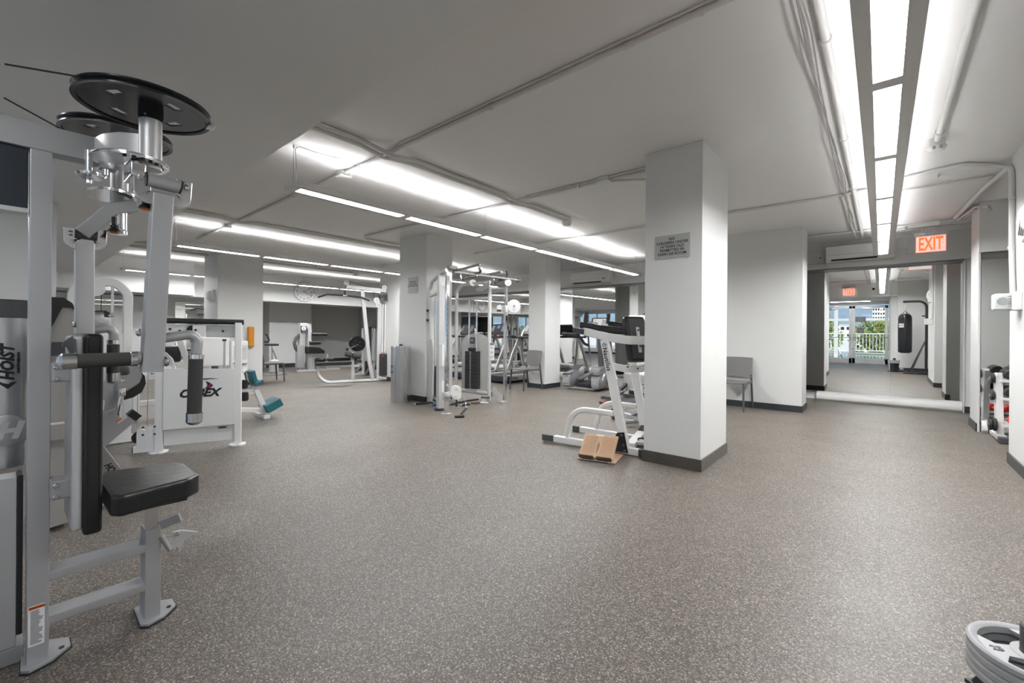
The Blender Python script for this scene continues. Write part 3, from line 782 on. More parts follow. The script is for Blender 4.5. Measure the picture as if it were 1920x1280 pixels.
# exit sign
e0 = V(.52, 8.80, 0)
t = thing('exit_sign', 'lit red exit sign hanging under the ceiling at the hall end', 'sign', (.52, 8.80, 2.60), world=True)
obj('canopy', B().box((.365, 8.76, 2.655), (.72, 8.84, 2.715), .004), 'steel', t)
obj('indicator_window', B().box((.41, 8.757, 2.672), (.48, 8.761, 2.698)), 'paper', t)
obj('hanger_bar', B().box((.30, 8.78, 2.80), (.64, 8.83, ZC), .006), 'whitep', t)
for x in (.45, .62): obj('stem', B().cyl((x, 8.80, 2.71), (x, 8.80, 2.81), .008, n=12), 'steel', t)
M['backlit'] = emit('edge lit acrylic back', (.92, .86, .84), .30)
pn = obj('acrylic_panel', B().box((.385, 8.795, 2.425), (.705, 8.803, 2.66)), 'acryl', t, smooth=False)
obj('panel_back', B().box((.388, 8.8035, 2.428), (.702, 8.8055, 2.655)), 'backlit', pn)
M['edge'] = emit('lit exit sign edge', (1.0, .14, .06), .3)
obj('edge_glow', B().box((.385, 8.794, 2.420), (.705, 8.804, 2.426)).box((.703, 8.794, 2.42), (.707, 8.804, 2.655)).box((.383, 8.794, 2.42), (.387, 8.804, 2.655)), 'edge', pn)
lt = text_bm('EXIT', .225, (0, 0, 0), (1, 0, 0), (0, 0, 1), .001, bold=.005, align='LEFT', space=1.02)
lt.bm.transform(Matrix.Translation((.412, 8.7925, 2.535)) @ Matrix.Diagonal((.56, 1, 1.18, 1)))
obj('exit_lettering', lt, 'exitr', t)
b = B(); b.bar([(.668, 8.792, 2.565), (.685, 8.792, 2.545), (.668, 8.792, 2.525)], .003, .010, 0, up=(0, 1, 0)); obj('exit_arrow', b, 'exitr', t)
# its twin by the doors (seen in the mirror)
t2 = copy_tree(t, loc=(0, 0, 0), label='lit red exit sign above the glass doors, seen only in the mirror')
t2.location = (-.82, 1.27, 2.655); t2.rotation_euler = (0, 0, PI)
for c in list(t2.children):
    if c.name.startswith(('hanger', 'stem')): bpy.data.objects.remove(c)
o = thing('dome_camera', 'small black dome camera on the wall above the doors', 'camera', (-.2, 1.215, 2.62), world=True)
obj('camera_base', B().lathe((-.2, 1.21, 2.66), (0, 1, 0), [(.05, 0), (.05, .02), (.045, .03), (0, .03)], 24, False), 'whitep', o)
obj('camera_dome', B().sphere((-.2, 1.24, 2.66), .035), 'gloss', o)

M['acwhite'] = mat('glossy white plastic', (.84, .84, .83), .15, coat=.5)
# split air conditioners
def air_con(label, x0, x1, y, z0, z1):
    t = thing('air_conditioner', label, 'air conditioner', ((x0+x1)/2, y, z0), world=True, group='wall air conditioners')
    b = B(); h = z1-z0
    prof = [(0, 0), (-.12, 0), (-.17, .03), (-.205, .075), (-.215, .12), (-.215, h-.04), (-.20, h-.01), (-.17, h), (0, h)]
    b.loops([[V(x0, y+a, z0+c) for a, c in prof], [V(x1, y+a, z0+c) for a, c in prof]])
    bmesh.ops.bevel(b.bm, geom=[e for e in b.bm.edges if abs(e.verts[0].co.x-e.verts[1].co.x) < 1e-5], offset=.008, segments=2, affect='EDGES')
    obj('body', b, 'acwhite', t)
    n = V(0, -.035, -.045)
    b = B(); b.box((x0+.07, y-.150, z0+.012), (x1-.22, y-.146, z0+.052)); b.bm.transform(Matrix.Translation((0, y-.15, z0+.03)) @ Matrix.Rotation(R(38), 4, 'X') @ Matrix.Translation((0, -(y-.15), -(z0+.03))) ); b.bm.transform(Matrix.Translation((0, -.024, 0)))
    v = obj('air_outlet', b, 'darkcav', t)
    b = B(); b.box((x0+.06, y-.215, z0+.012), (x1-.2, y-.150, z0+.017), .002); obj('louvre', b, 'whitep', t)
    obj('display', B().box((x1-.17, y-.2165, z0+.09), (x1-.10, y-.2145, z0+.115)), 'greyp', t)
    obj('front_seam', B().box((x0+.005, y-.2162, z0+.118), (x1-.005, y-.2145, z0+.122)), 'cable', t)
    return t
air_con('white wall air conditioner at the hall end, partly behind the overhead fixture', -.755, .165, 9.72, 2.485, 2.775)
air_con('white wall air conditioner above the elliptical trainers', -6.1, -5.02, 9.72, 2.44, 2.765)
obj_ = solo('ac_switch_box', B().box((-4.96, 9.69, 2.64), (-4.86, 9.72, 2.74), .005), 'whitep', 'small white box right of the air conditioner over the ellipticals', 'box')
def hatch(label, c, w, h):
    t = thing('access_hatch', label, 'access panel', c, world=True, group='access hatches on the end beam')
    x, y, z = c
    obj('hatch_frame', B().box((x-w/2-.004, y-.003, z-h/2-.004), (x+w/2+.004, y, z+h/2+.004)), 'cable', t)
    obj('hatch_door', B().box((x-w/2, y-.006, z-h/2), (x+w/2, y, z+h/2)), 'wall', t)
    obj('lock', B().cyl((x+w*.3, y-.010, z-h*.05), (x+w*.3, y-.006, z-h*.05), .012, n=14), 'black', t)
hatch('square access panel left of the hall end air conditioner', (-.93, 9.72, 2.62), .26, .22)
hatch('square access panel just left of the exit sign', (.44, 9.72, 2.66), .25, .22)
hatch('square access panel above the ellipticals mirror', (-4.60, 9.72, 2.64), .28, .2)
solo('blank_wall_plate', B().box((.205, 9.705, 2.66), (.325, 9.72, 2.80), .003), 'whitep', 'small blank white plate between the air conditioner and the exit sign', 'wall plate')

# alarm sounder / strobe on the near right column
t = thing('alarm_sounder', 'white louvred alarm horn high on the right column, cut by the frame edge', 'alarm', (.925, 5.4, 2.1), world=True)
b = B()
def dome(y0, y1, z0, z1, x, d, n=9):
    bb = B(); rings = []
    for k in range(n):
        a = PI*k/(n-1); ext = d*math.sin(a)**.6 if 0 < k < n-1 else .004
        z = (z0+z1)/2 - (z1-z0)/2*math.cos(a)
        rings.append([V(x, y0, z), V(x-ext*.55, y0, z), V(x-ext, y0+(y1-y0)*.3, z), V(x-ext, y0+(y1-y0)*.7, z), V(x-ext*.6, y1, z), V(x, y1, z)])
    return bb.loops(rings)
obj('horn_body', dome(5.02, 5.56, 1.97, 2.27, .925, .085), 'whitep', t)
obj('horn_base', B().box((.905, 4.98, 1.99), (.926, 5.58, 2.25), .01), 'whitep', t)
for k in range(6):
    obj('grille_slot', B().obox((.842+.004*abs(k-2), 5.36-.035*k, 2.08-.008*k), (.006, .010, .13), 0, .002, .35), 'darkcav', t)
for k in range(6):
    obj('vent_slot', B().obox((.856, 5.50, 2.15+.014*k-.03), (.008, .05, .005)), 'cable', t)
# emergency light
EL = -.09
t = thing('emergency_light', 'clear cased emergency light fixed to the right column', 'emergency light', (.925, 5.72, 1.5), world=True)
obj('mount_box', B().box((.868, 5.68, 1.42), (.926, 5.88, 1.58), .008), 'whitep', t)
cs = obj('light_case', B().box((.765, 5.73, 1.43), (.870, 5.87, 1.57), .012), 'whitep', t)
obj('clear_cover', B().box((.748, 5.72, 1.42), (.872, 5.88, 1.58), .014), 'clear', t)
obj('round_lens', B().cyl((.815, 5.729, 1.50), (.815, 5.722, 1.50), .034, n=24), 'steel', cs)
for k in range(5): obj('vent_line', B().box((.846, 5.726, 1.45+.022*k), (.868, 5.7305, 1.457+.022*k)), 'cable', cs)
# alarm on the far left pillar
t = thing('wall_alarm', 'grey white fire alarm box on the leftmost full pillar', 'alarm', (-10.9, 2.98, 1.95), world=True)
obj('alarm_base', B().box((-11.10, 2.935, 1.83), (-10.80, 2.98, 2.07), .008), 'whitep', t)
obj('alarm_dome', dome(0, 1, 0, 1, 0, 1) and B().lathe((-10.98, 2.937, 1.95), (0, -1, 0), [(.105, 0), (.10, .03), (.07, .055), (0, .06)], 28, False), 'whitep', t)
# clean-wipe dispenser and amber holder on the same pillar
AMB = .11
t = thing('cup_dispenser', 'amber acrylic holder on the side of the leftmost full pillar', 'dispenser', (-10.6, 3.45, 1.2), world=True)
obj('amber_tube', B().box((-10.618, 3.54, .86), (-10.53, 3.66, 1.29), .02), 'amber', t)
obj('tube_cap', B().box((-10.618, 3.545, .84), (-10.54, 3.655, .862), .004), 'tand', t)
obj('printed_stripe', B().box((-10.529, 3.57, 1.05), (-10.527, 3.59, 1.22)), 'orange', t)

# ================================================================== white leg machine with lettered front panel
n_ = V(.933, -.359, 0); u_ = V(.359, .933, 0)
t = thing('leg_press_machine', 'white weight machine with a lettered front panel and black top bar', 'gym machine', (-5.247,1.313,-0.002), world=True)
def postbox(p_bot, p_top, w, d, m, name, parent, ux=None, r=.005, zb=None):
    # upright of width w along ux and depth d
    a, c = V(*p_bot), V(*p_top); ux = V(*(ux or u_)); uy = V(0, 0, 1).cross(ux)
    z0 = a.z if zb is None else zb
    b = B(); rings = []
    for z in (z0, c.z): rings.append([V(a.x, a.y, z) + ux*p + uy*q for p, q in rrect(w, d, r)])
    b.loops(rings); return obj(name, b, m, parent)
pl = (-5.359,1.023,0.004); pr = (-5.126,1.629,0.012)
postbox(pl, (-5.356,1.031,1.262), .062, .075, 'white', 'upright', t, zb=.012)
postbox(pr, (-5.123,1.637,1.272), .062, .075, 'white', 'upright', t, zb=.012)
for c in (pl, pr):
    c = V(*c); b = B(); P = [c + u_*a + n_*q for a, q in ((-.07, -.05), (-.02, -.07), (.07, -.05), (.075, .04), (.03, .09), (-.04, .085), (-.08, .03))]
    f = obj('foot', b.prism([V(p.x, p.y, 0) for p in P], (0, 0, 0), (0, 0, .012)), 'white', t)
    q = c + n_*.062; obj('bolt', B().cyl((q.x, q.y, .012), (q.x, q.y, .018), .010, n=10), 'steel', f)
b = B(); b.tube([V(*(-5.366,0.976,1.282)), V(*(-5.100,1.669,1.278))], .028, 18); tb = obj('padded_bar', b, 'black', t)
def quad(pts, th, name, m, parent, nrm=None):
    nn = V(*(nrm or n_)); b = B(); P = [V(*p) for p in pts]; return obj(name, b.prism(P, (0, 0, 0), -nn*th), m, parent)
quad([(-5.303,1.042,0.811), (-5.304,1.039,0.222), (-5.094,1.586,0.224), (-5.093,1.589,0.797)], .02, 'front_panel', 'white', t)
quad([(-5.328,1.048,0.217), (-5.325,1.054,0.061), (-5.115,1.601,0.064), (-5.115,1.602,0.219)], .06, 'base_beam', 'white', t)
lb = quad([(-5.167,1.454,0.215), (-5.167,1.454,0.183), (-5.131,1.548,0.182), (-5.131,1.548,0.215)], .002, 'small_label', 'silverl', t)
quad([(-5.161,1.467,0.206), (-5.161,1.466,0.189), (-5.138,1.526,0.190), (-5.138,1.526,0.204)], .001, 'label_print', 'ink', lb)
quad([(-5.338,1.077,1.246), (-5.338,1.076,1.131), (-5.227,1.366,1.126), (-5.227,1.366,1.251)], .03, 'top_plate', 'white', t)
quad([(-5.246,1.371,1.245), (-5.247,1.371,1.120), (-5.152,1.615,1.116), (-5.152,1.616,1.245)], .03, 'rear_plate', 'silverl', t)
b = B(); c = V(*(-5.262,1.262,1.192)); b.cyl(c, c+n_*.008, .048, n=30); obj('pulley', b, 'gloss', t)
quad([(-5.247,1.259,1.240), (-5.247,1.258,1.133), (-5.208,1.360,1.126), (-5.207,1.361,1.245)], .01, 'pulley_guard', 'white', t)
for c in ((-5.235,1.282,1.192), (-5.300,1.166,1.182), (-5.327,1.095,1.199), (-5.192,1.506,1.184)):
    c = V(*c); obj('bolt', B().bolt(c, n_, .012, .01), 'black', t)
b = B(); a = V(*(-5.247,1.536,1.100)); c = V(*(-5.248,1.534,0.788)); b.cyl(a, c, .011, n=16); gr = obj('guide_rod', b, 'chrome', t)
obj('rod_bumper', B().cyl(a, a-V(0, 0, .02), .018, n=16), 'black', gr)
b = B(); a = V(*(-5.276,1.460,0.792)); b.obox(a+V(0, 0, .015), (.06, .04, .03), math.atan2(.933, .359), .008); obj('selector_block', b, 'charc', t)
# curved lever and sloping link seen through the frame
quad([(-5.512,1.181,1.095), (-5.493,1.230,1.094), (-5.462,1.312,0.793), (-5.481,1.262,0.796)], .04, 'sloping_link', 'white', t)
b = B(); b.bar([V(*(-5.496,1.085,0.958)), V(*(-5.476,1.137,0.892)), V(*(-5.467,1.161,0.793))], .03, .03, .004, fil=.08); obj('curved_link', b, 'white', t)
b = B(); b.box(V(*(-5.833,1.184,0.966))-V(.15, .15, .12), V(*(-5.833,1.184,0.966))+V(.1, .1, .06), .03); obj('seat_pad', b, 'vinyl', t)
b = B(); a = V(*(-5.549,1.503,0.960)); b.box(a-V(.05, .16, .16), a+V(.05, .16, .16), .02); obj('rear_pad', b, 'white', t)
# pulley bracket at its left foot with two thin cables
b = B(); a = V(*(-5.428,0.844,0.108)); a.z = .045; c = V(*(-5.361,1.016,0.083)); c.z = .045; b.bar([a, c], .055, .055, .004); br = obj('pulley_base', b, 'white', t)
obj('end_plug', B().bar([a-u_*.008, a], .056, .056, .004), 'black', br)
def tomb(p0, w, h, off, name, m, th=.012):
    c = V(*p0) + n_*off; pts = [(-w/2, 0)] + [(w/2*math.cos(PI-PI*k/10), h-w/2+w/2*math.sin(PI-PI*k/10)) for k in range(11)] + [(w/2, 0)]
    return obj(name, B().prism([c + u_*x + V(0, 0, z) for x, z in pts], (0, 0, 0), -n_*th), m, t)
q = V(*(-5.405,0.903,0.141)); q.z = .07
tomb(q, .075, .17, .03, 'pulley_cheek', 'white'); tomb(q-u_*.02, .075, .165, -.035, 'pulley_cheek', 'white')
obj('pulley_wheel', B().cyl(q+V(0, 0, .09)-n_*.03-u_*.02, q+V(0, 0, .09)+n_*.012-u_*.02, .06, n=24), 'black', t)
q = V(*(-5.375,0.982,0.130)); q.z = .07; pc = tomb(q, .13, .19, .03, 'pulley_cheek', 'white')
for px in ((-5.369,0.902,0.259), (-5.369,0.901,0.187), (-5.337,0.984,0.259), (-5.338,0.984,0.187)): obj('bolt', B().bolt(V(*px), n_, .010, .008), 'black', t)
for a, c in (((-5.419,0.867,0.258), (-5.418,0.870,0.767)), ((-5.392,0.938,0.269), (-5.390,0.941,0.876))): obj('thin_cable', B().tube([V(*a), V(*c)], .0035, 8), 'cable', t)
# lettering and swoosh
fp = t
lt = text_bm('CYBEX', .108, (-5.201,1.303,0.560), u_, (0, 0, 1), .001, bold=.005, shear=.32, space=.98)
obj('logo', lt, 'ink', t)
def flat(pts, name, m, off=0):
    return obj(name, B().prism([V(*p) for p in pts], (0, 0, 0), n_*.0015), m, t)
flat([(-5.188,1.339,0.693), (-5.167,1.393,0.700), (-5.141,1.460,0.700), (-5.167,1.393,0.708), (-5.193,1.327,0.705)], 'swoosh', 'ink')
flat([(-5.247,1.185,0.598), (-5.208,1.285,0.593), (-5.180,1.359,0.603), (-5.208,1.285,0.601), (-5.245,1.189,0.603)], 'swoosh', 'ink')
flat([(-5.183,1.351,0.682), (-5.169,1.388,0.663), (-5.158,1.415,0.634), (-5.167,1.392,0.609), (-5.193,1.326,0.600), (-5.180,1.359,0.614), (-5.175,1.371,0.637), (-5.178,1.363,0.665)], 'crescent', 'ink')
flat([(-5.171,1.380,0.658), (-5.160,1.406,0.635), (-5.167,1.390,0.617), (-5.180,1.354,0.609), (-5.174,1.371,0.621), (-5.171,1.379,0.637)], 'crescent_fill', 'magenta')

# ================================================================== teal padded leg machine to its right
XT = -6.5
t = thing('leg_machine', 'white machine with teal pads and black rollers right of the lettered one', 'gym machine', (XT, 2.2, 0), world=True)
b = B(); b.bar([(-6.500,2.012,0.152), (-6.500,2.403,0.095)], .06, .06, .004); obj('floor_beam', b, 'white', t)
b = B(); b.bar([V(XT, 1.98, 0), V(XT, 1.98, .22)], .07, .07, .004, up=(1, 0, 0)); obj('foot_post', b, 'white', t)
b = B(); b.box((XT-.2, 2.33, 0), (XT+.15, 2.41, .05), .004); obj('foot_post', b, 'white', t)
b = B(); b.bar([(-6.500,2.277,0.397), (-6.500,2.403,0.080)], .065, .075, .004, up=(1, 0, 0)); obj('sloping_post', b, 'white', t)
b = B(); b.bar([(-6.500,2.114,0.358), (-6.500,2.264,0.370)], .05, .07, .004); obj('upper_beam', b, 'white', t)
for a, c, th, nm in (((466, 701), (473, 723), .09, 'back_pad'),):
    b = B(); b.bar([(-6.520,2.200,0.656), (-6.520,2.239,0.494)], .30, .055, .012, up=(0, 1, .2)); obj('back_pad', b, 'teal', t)
b = B(); b.bar([(-6.500,2.225,0.475), (-6.500,2.311,0.503)], .30, .05, .012, up=(0, 0, 1)); obj('seat_pad', b, 'teal', t)
b = B(); b.bar([(-6.500,2.376,0.121), (-6.500,2.480,0.166)], .28, .11, .008, up=(0, 0, 1)); fp_ = obj('foot_pad', b, 'teal', t)
b = B(); b.bar([(-6.500,2.480,0.166), (-6.500,2.565,0.207)], .28, .11, .008, up=(0, 0, 1)); obj('foot_pad', b, 'teal', t)
for a, c in (((-6.400,2.102,0.544), (-6.400,2.101,0.432)), ((-6.400,2.113,0.381), (-6.400,2.113,0.268))):
    obj('roller', B().cyl(a, c, .045, n=22, bev=.012), 'vinyl', t)
b = B(); b.bar([(-6.550,2.133,0.638), (-6.550,2.178,0.671), (-6.550,2.229,0.413)], .03, .05, .004, up=(1, 0, 0)); obj('side_plate', b, 'white', t)
obj('adjust_knob', B().cyl((-6.500,2.160,0.481), (-6.500,2.192,0.478), .02, n=14), 'black', t)

# ================================================================== white machine with the arched frame
XA = -6.1
t = thing('arched_machine', 'white machine with a tall rounded arch and a round dial, behind the chest machine', 'gym machine', (XA, .65, 0), world=True)
b = B(); b.bar([V(XA, .46, 0), (-6.100,0.481,1.560), (-6.100,0.534,1.653), (-6.100,0.792,1.683), (-6.100,0.893,1.572), V(XA, .885, 0)], .08, .055, .012, up=(1, 0, 0), fil=.11); obj('arch_frame', b, 'white', t)
b = B(); b.cyl((-6.100,0.772,1.654), (-6.100,0.769,1.132), .012, n=14); obj('guide_rod', b, 'chrome', t)
obj('round_pulley', B().cyl((-6.080,0.636,1.605), (-6.030,0.635,1.602), .075, n=30), 'white', t)
b = B(); b.tube([(-6.050,0.680,1.568), (-6.050,0.678,1.134)], .004, 6); obj('steel_cable', b, 'black', t)
b = B(); b.box((XA-.02, .66, .05), (XA+.04, .85, 1.15), .006); obj('stack_cover', b, 'white', t)
b = B(); P = [(-5.900,0.597,1.361), (-5.900,0.693,1.369), (-5.900,0.767,1.123), (-5.900,0.846,0.695), (-5.900,0.725,0.707), (-5.900,0.649,1.030), (-5.900,0.596,1.137)]
b.prism([V(*p) for p in P], (0, 0, 0), (-.08, 0, 0)); hs = obj('sloping_housing', b, 'whitep', t)
obj('top_edge', B().bar([(-5.900,0.597,1.367), (-5.900,0.697,1.374)], .09, .012, .002), 'black', hs)
b = B(); q = V(*(-5.890,0.661,1.278)); b.lathe(q, (1, 0, 0), [(.066, 0), (.064, .012), (.045, .014), (.045, .022), (.025, .024), (.025, .03), (0, .03)], 30, False); obj('dial', b, 'steel', t)
b = B(); q = V(*(-5.900,0.701,1.348)); b.box(q-V(.04, .02, .035), q+V(.04, .02, .02), .008); obj('handle_knob', b, 'black', t)
b = B(); b.cyl((-5.880,0.710,1.326), (-5.880,0.750,1.337), .022, n=18); obj('knob_end', b, 'steel', t)
b = B(); b.box((XA-.25, .56, .42), (XA+.1, .70, .50), .03); obj('seat_pad', b, 'vinyl', t)
b = B(); b.bar([V(XA, .3, .04), V(XA, 1.25, .04)], .07, .07, .004); obj('base_beam', b, 'white', t)
b = B(); q = V(*(-5.860,0.633,1.011)); b.prism([V(*(-5.890,0.625,1.052)), V(*(-5.890,0.648,1.020)), V(*(-5.890,0.636,0.989)), V(*(-5.890,0.617,1.011))], (0, 0, 0), (.003, 0, 0)); obj('logo_mark', b, 'magenta', hs)
# low white benches frame left of the lettered machine
t = thing('floor_frame', 'low white tube frame on the floor between the arched and the lettered machine', 'frame', (-7.6, 1.4, 0), world=True)
for z in (.20, .55, .72):
    b = B(); b.bar([V(-7.6, 1.18, z), V(-7.5, 2.1, z+.02)], .06, .07, .004); obj('cross_tube', b, 'white', t)
b = B(); b.bar([V(-7.6, 1.18, .70), V(-7.52, 2.0, .42)], .05, .06, .004); obj('brace', b, 'white', t)
for y in (1.2, 2.06): b = B(); b.bar([V(-7.6, y, 0), V(-7.6, y, .80)], .07, .07, .004, up=(1, 0, 0)); obj('post', b, 'white', t)

# ================================================================== grey silver machine just behind the chest machine
t = thing('seated_machine', 'silver machine with grey curved side plates behind the chest machine', 'gym machine', (-3.5, .4, 0), world=True)
b = B(); P = [(97, 572), (118, 572), (134, 583), (143, 598), (148, 640), (150, 700), (136, 993), (97, 1008)]
pts = [(-3.700,0.180,1.367), (-3.700,0.251,1.367), (-3.700,0.287,1.337), (-3.700,0.307,1.289), (-3.700,0.318,1.154), (-3.700,0.317,0.961), (-3.700,0.291,0.035), (-3.700,0.173,0.020)]
b.prism([V(*p) for p in pts], (0, 0, 0), (-.35, 0, 0)); sh = obj('tower_cover', b, 'beige', t)
pts = [(-3.690,0.180,1.373), (-3.690,0.253,1.373), (-3.690,0.288,1.343), (-3.690,0.311,1.282), (-3.690,0.284,1.314), (-3.690,0.248,1.316), (-3.690,0.206,1.203), (-3.690,0.179,1.157)]
b = B(); b.prism([V(*p) for p in pts], (0, 0, 0), (-.37, 0, 0)); obj('cover_cap', b, 'black', sh)
b = B(); b.box((-3.70, .12, 1.03), (-3.685, .28, 1.11)); obj('dark_band', b, 'charc', sh)
b = B(); b.bar([V(-3.6, .10, .60), V(-3.6, .34, .60)], .05, .10, .01); obj('cross_bar', b, 'beige', t)
# side plate
XS = -3.750
pts = [(-3.750,0.406,0.811), (-3.750,0.446,0.874), (-3.750,0.507,0.944), (-3.750,0.543,0.920), (-3.750,0.517,0.822), (-3.750,0.498,0.738), (-3.750,0.510,0.651), (-3.750,0.518,0.577), (-3.750,0.499,0.498), (-3.750,0.451,0.447), (-3.750,0.389,0.433), (-3.750,0.366,0.623)]
b = B(); b.prism([V(*p) for p in pts], (0, 0, 0), (-.02, 0, 0)); sp = obj('side_plate', b, 'silver', t)
pts = [(-3.730,0.499,0.945), (-3.730,0.559,0.976), (-3.730,0.604,0.945), (-3.730,0.620,0.883), (-3.730,0.607,0.839), (-3.730,0.577,0.817), (-3.730,0.545,0.797), (-3.730,0.516,0.766), (-3.730,0.498,0.723), (-3.730,0.493,0.809), (-3.730,0.509,0.883)]
b = B(); b.prism([V(*p) for p in pts], (0, 0, 0), (-.02, 0, 0)); obj('seat_plate', b, 'silver', t)
pts = [(-3.740,0.617,0.908), (-3.740,0.636,0.878), (-3.740,0.641,0.828), (-3.740,0.621,0.773), (-3.740,0.578,0.743), (-3.740,0.525,0.729), (-3.740,0.499,0.732), (-3.740,0.523,0.771), (-3.740,0.560,0.798), (-3.740,0.605,0.831), (-3.740,0.619,0.872)]
b = B(); b.prism([V(*p) for p in pts], (.02, 0, 0), (-.24, 0, 0)); obj('seat_pad', b, 'vinyl', t)
b = B(); q = V(*(-3.720,0.523,0.923)); b.box(q-V(.02, .03, .03), q+V(.02, .035, .03), .02); obj('hip_pad', b, 'charc', t)
for q in ((-3.728,0.524,0.861), (-3.748,0.459,0.666)): obj('bolt', B().bolt(V(*q), (1, 0, 0), .013, .008), 'steel', sp)
b = B(); q = V(*(-3.700,0.515,0.786)); b.box(q-V(.02, .02, .025), q+V(.02, .02, .03), .01); b.cyl(q-V(0, 0, .02), q-V(0, .01, .075), .014, n=14); obj('adjuster', b, 'chrome', t)
b = B(); b.tube([(-3.700,0.512,0.735), (-3.700,0.506,0.702), (-3.700,0.498,0.642)], .003, 6); obj('release_cord', b, 'black', t)
b = B(); b.bar([(-3.780,0.412,0.450), (-3.780,0.578,0.612)], .06, .055, .005, up=(1, 0, 0)); ob = obj('foot_tube', b, 'silver', t)
b = B(); b.bar([(-3.780,0.570,0.606), (-3.780,0.603,0.637)], .066, .061, .006, up=(1, 0, 0)); obj('tube_cap', b, 'black', ob)
b = B(); pts = [(-3.748,0.494,0.602), (-3.748,0.541,0.636), (-3.748,0.549,0.614), (-3.748,0.505,0.580)]; b.prism([V(*p) for p in pts], (0, 0, 0), (.002, 0, 0)); wl = obj('warning_label', b, 'paper', ob)
b = B(); pts = [(-3.745,0.494,0.599), (-3.745,0.520,0.619), (-3.745,0.522,0.608), (-3.745,0.497,0.588)]; b.prism([V(*p) for p in pts], (0, 0, 0), (.001, 0, 0)); obj('warning_band', b, 'orange', wl)
b = B(); b.cyl((-3.700,0.390,0.698), (-3.700,0.424,0.693), .075, n=26, bev=.02); obj('cam_cover', b, 'silverl', t)
b = B(); b.bar([(-3.760,0.390,0.464), (-4.082,0.632,0)], .075, .075, .006, up=(1, 0, 0)); stt = obj('strut', b, 'silver', t)
q = V(*(-3.720,0.481,0.293)); dv = (V(*(-4.082,0.632,0))-V(*(-3.760,0.390,0.464))).normalized()
lt = text_bm('HOIST', .05, V(*(-3.700,0.469,0.300))+V(.01, 0, .0), dv, V(1, 0, 0).cross(dv), .0008, bold=.002, shear=.25); obj('logo', lt, 'ink', stt)
b = B(); b.bar([V(-3.9, .25, .03), V(*(-4.111,0.661,0))+V(0, 0, .03)], .07, .06, .005); obj('base_tube', b, 'silver', t)

# ================================================================== steel bin, water cooler
t = thing('waste_bin', 'brushed steel cylinder bin with a round side hole by the pillar', 'bin', (-6.28, 4.47, 0))
obj('bin_body', B().lathe((0, 0, 0), (0, 0, 1), [(.165, 0), (.165, .955)], 48), 'steel', t)
rm = obj('bin_rim', B().lathe((0, 0, .94), (0, 0, 1), [(.167, 0), (.167, .018), (.155, .02), (0, .012)], 48, False), 'chrome', t)
obj('lid_knob', B().cyl((0, 0, .955), (0, 0, .985), .03, n=16), 'black', rm)
b = B(); ang = R(188); hole = [(.166*math.cos(ang+a/.166), .166*math.sin(ang+a/.166), .50+h) for a, h in [(.055*math.cos(2*PI*k/28), .065*math.sin(2*PI*k/28)) for k in range(28)]]
def patch(cx, cz, w, h, ang0, r, n=24, circle=True):
    pts = []
    for k in range(n):
        a = 2*PI*k/n; s_ = (math.cos(a), math.sin(a)) if circle else (max(-1, min(1, 1.6*math.cos(a))), max(-1, min(1, 1.6*math.sin(a))))
        th_ = ang0 + s_[0]*w/2/r; pts.append((r*math.cos(th_), r*math.sin(th_), cz + s_[1]*h/2))
    bb = B(); bm = bb.bm
    c0 = bm.verts.new((r*math.cos(ang0), r*math.sin(ang0), cz)); vv = [bm.verts.new(p) for p in pts]
    for k in range(n): bm.faces.new([c0, vv[k], vv[(k+1) % n]])
    return bb
obj('bin_opening', patch(0, .565, .20, .14, R(254), .1662), 'black', t)
obj('bin_sticker', patch(0, .885, .035, .05, R(252), .1662, circle=False), 'orange', t)
t = thing('water_cooler', 'white water cooler with a clear bottle beside the leftmost full pillar', 'water cooler', (-10.25, 3.23, 0), world=True)
obj('cooler_body', B().box((-10.40, 3.07, 0), (-10.10, 3.40, 1.0), .04, 3), 'whitep', t)
obj('drip_tray', B().box((-10.12, 3.12, .52), (-10.04, 3.37, .55), .01), 'silverl', t)
obj('tap_recess', B().box((-10.104, 3.12, .60), (-10.095, 3.37, .90), .004), 'silverl', t)
for y in (3.19, 3.30): obj('tap', B().cyl((-10.09, y, .84), (-10.04, y, .82), .014, n=12), 'whitep', t)
obj('water_bottle', B().lathe((-10.25, 3.23, 1.0), (0, 0, 1), [(.07, 0), (.14, .05), (.14, .36), (.12, .40), (0, .41)], 28, False), 'clear', t)

# ================================================================== dual cable crossover
t = thing('cable_machine', 'silver dual cable machine with two chrome columns and pull-up handles on top', 'gym machine', (-5.1, 5.0, 0), world=True)
SV = 'silverl'
ZT = 2.03
TL = V(-5.80, 5.31, 0); TR = V(-5.118, 5.447, 0)          # feet of the weight tower facing the viewer
uT = (TR-TL).normalized(); nT = V(uT.y, -uT.x, 0)
def up(p, z): return V(p.x, p.y, z)
def ctr(px, py, off=0): return None
# front tower: two round uprights joined by a bent top
b = B(); b.tube([up(TR, .02), up(TR, 1.99)], .032, 18); obj('upright', b, SV, t)
b = B(); b.tube([up(TL, .02), up(TL, 1.93), up(TL+uT*.12, 2.04), up(TR, 2.06)], .030, 18, fil=.10); obj('upright', b, SV, t)
b = B(); b.tube([up(TL, 1.785), up(TR, 1.785)], .026, 16); obj('cross_bar', b, SV, t)
b = B(); b.tube([up(TL, .17), up(TR, .15)], .030, 16); obj('cross_bar', b, SV, t)
gx = [TL + uT*.275, TL + uT*.43]
for g in gx: obj('guide_rod', B().cyl(up(g, .2), up(g, 1.78), .014, n=16), 'chrome', t)
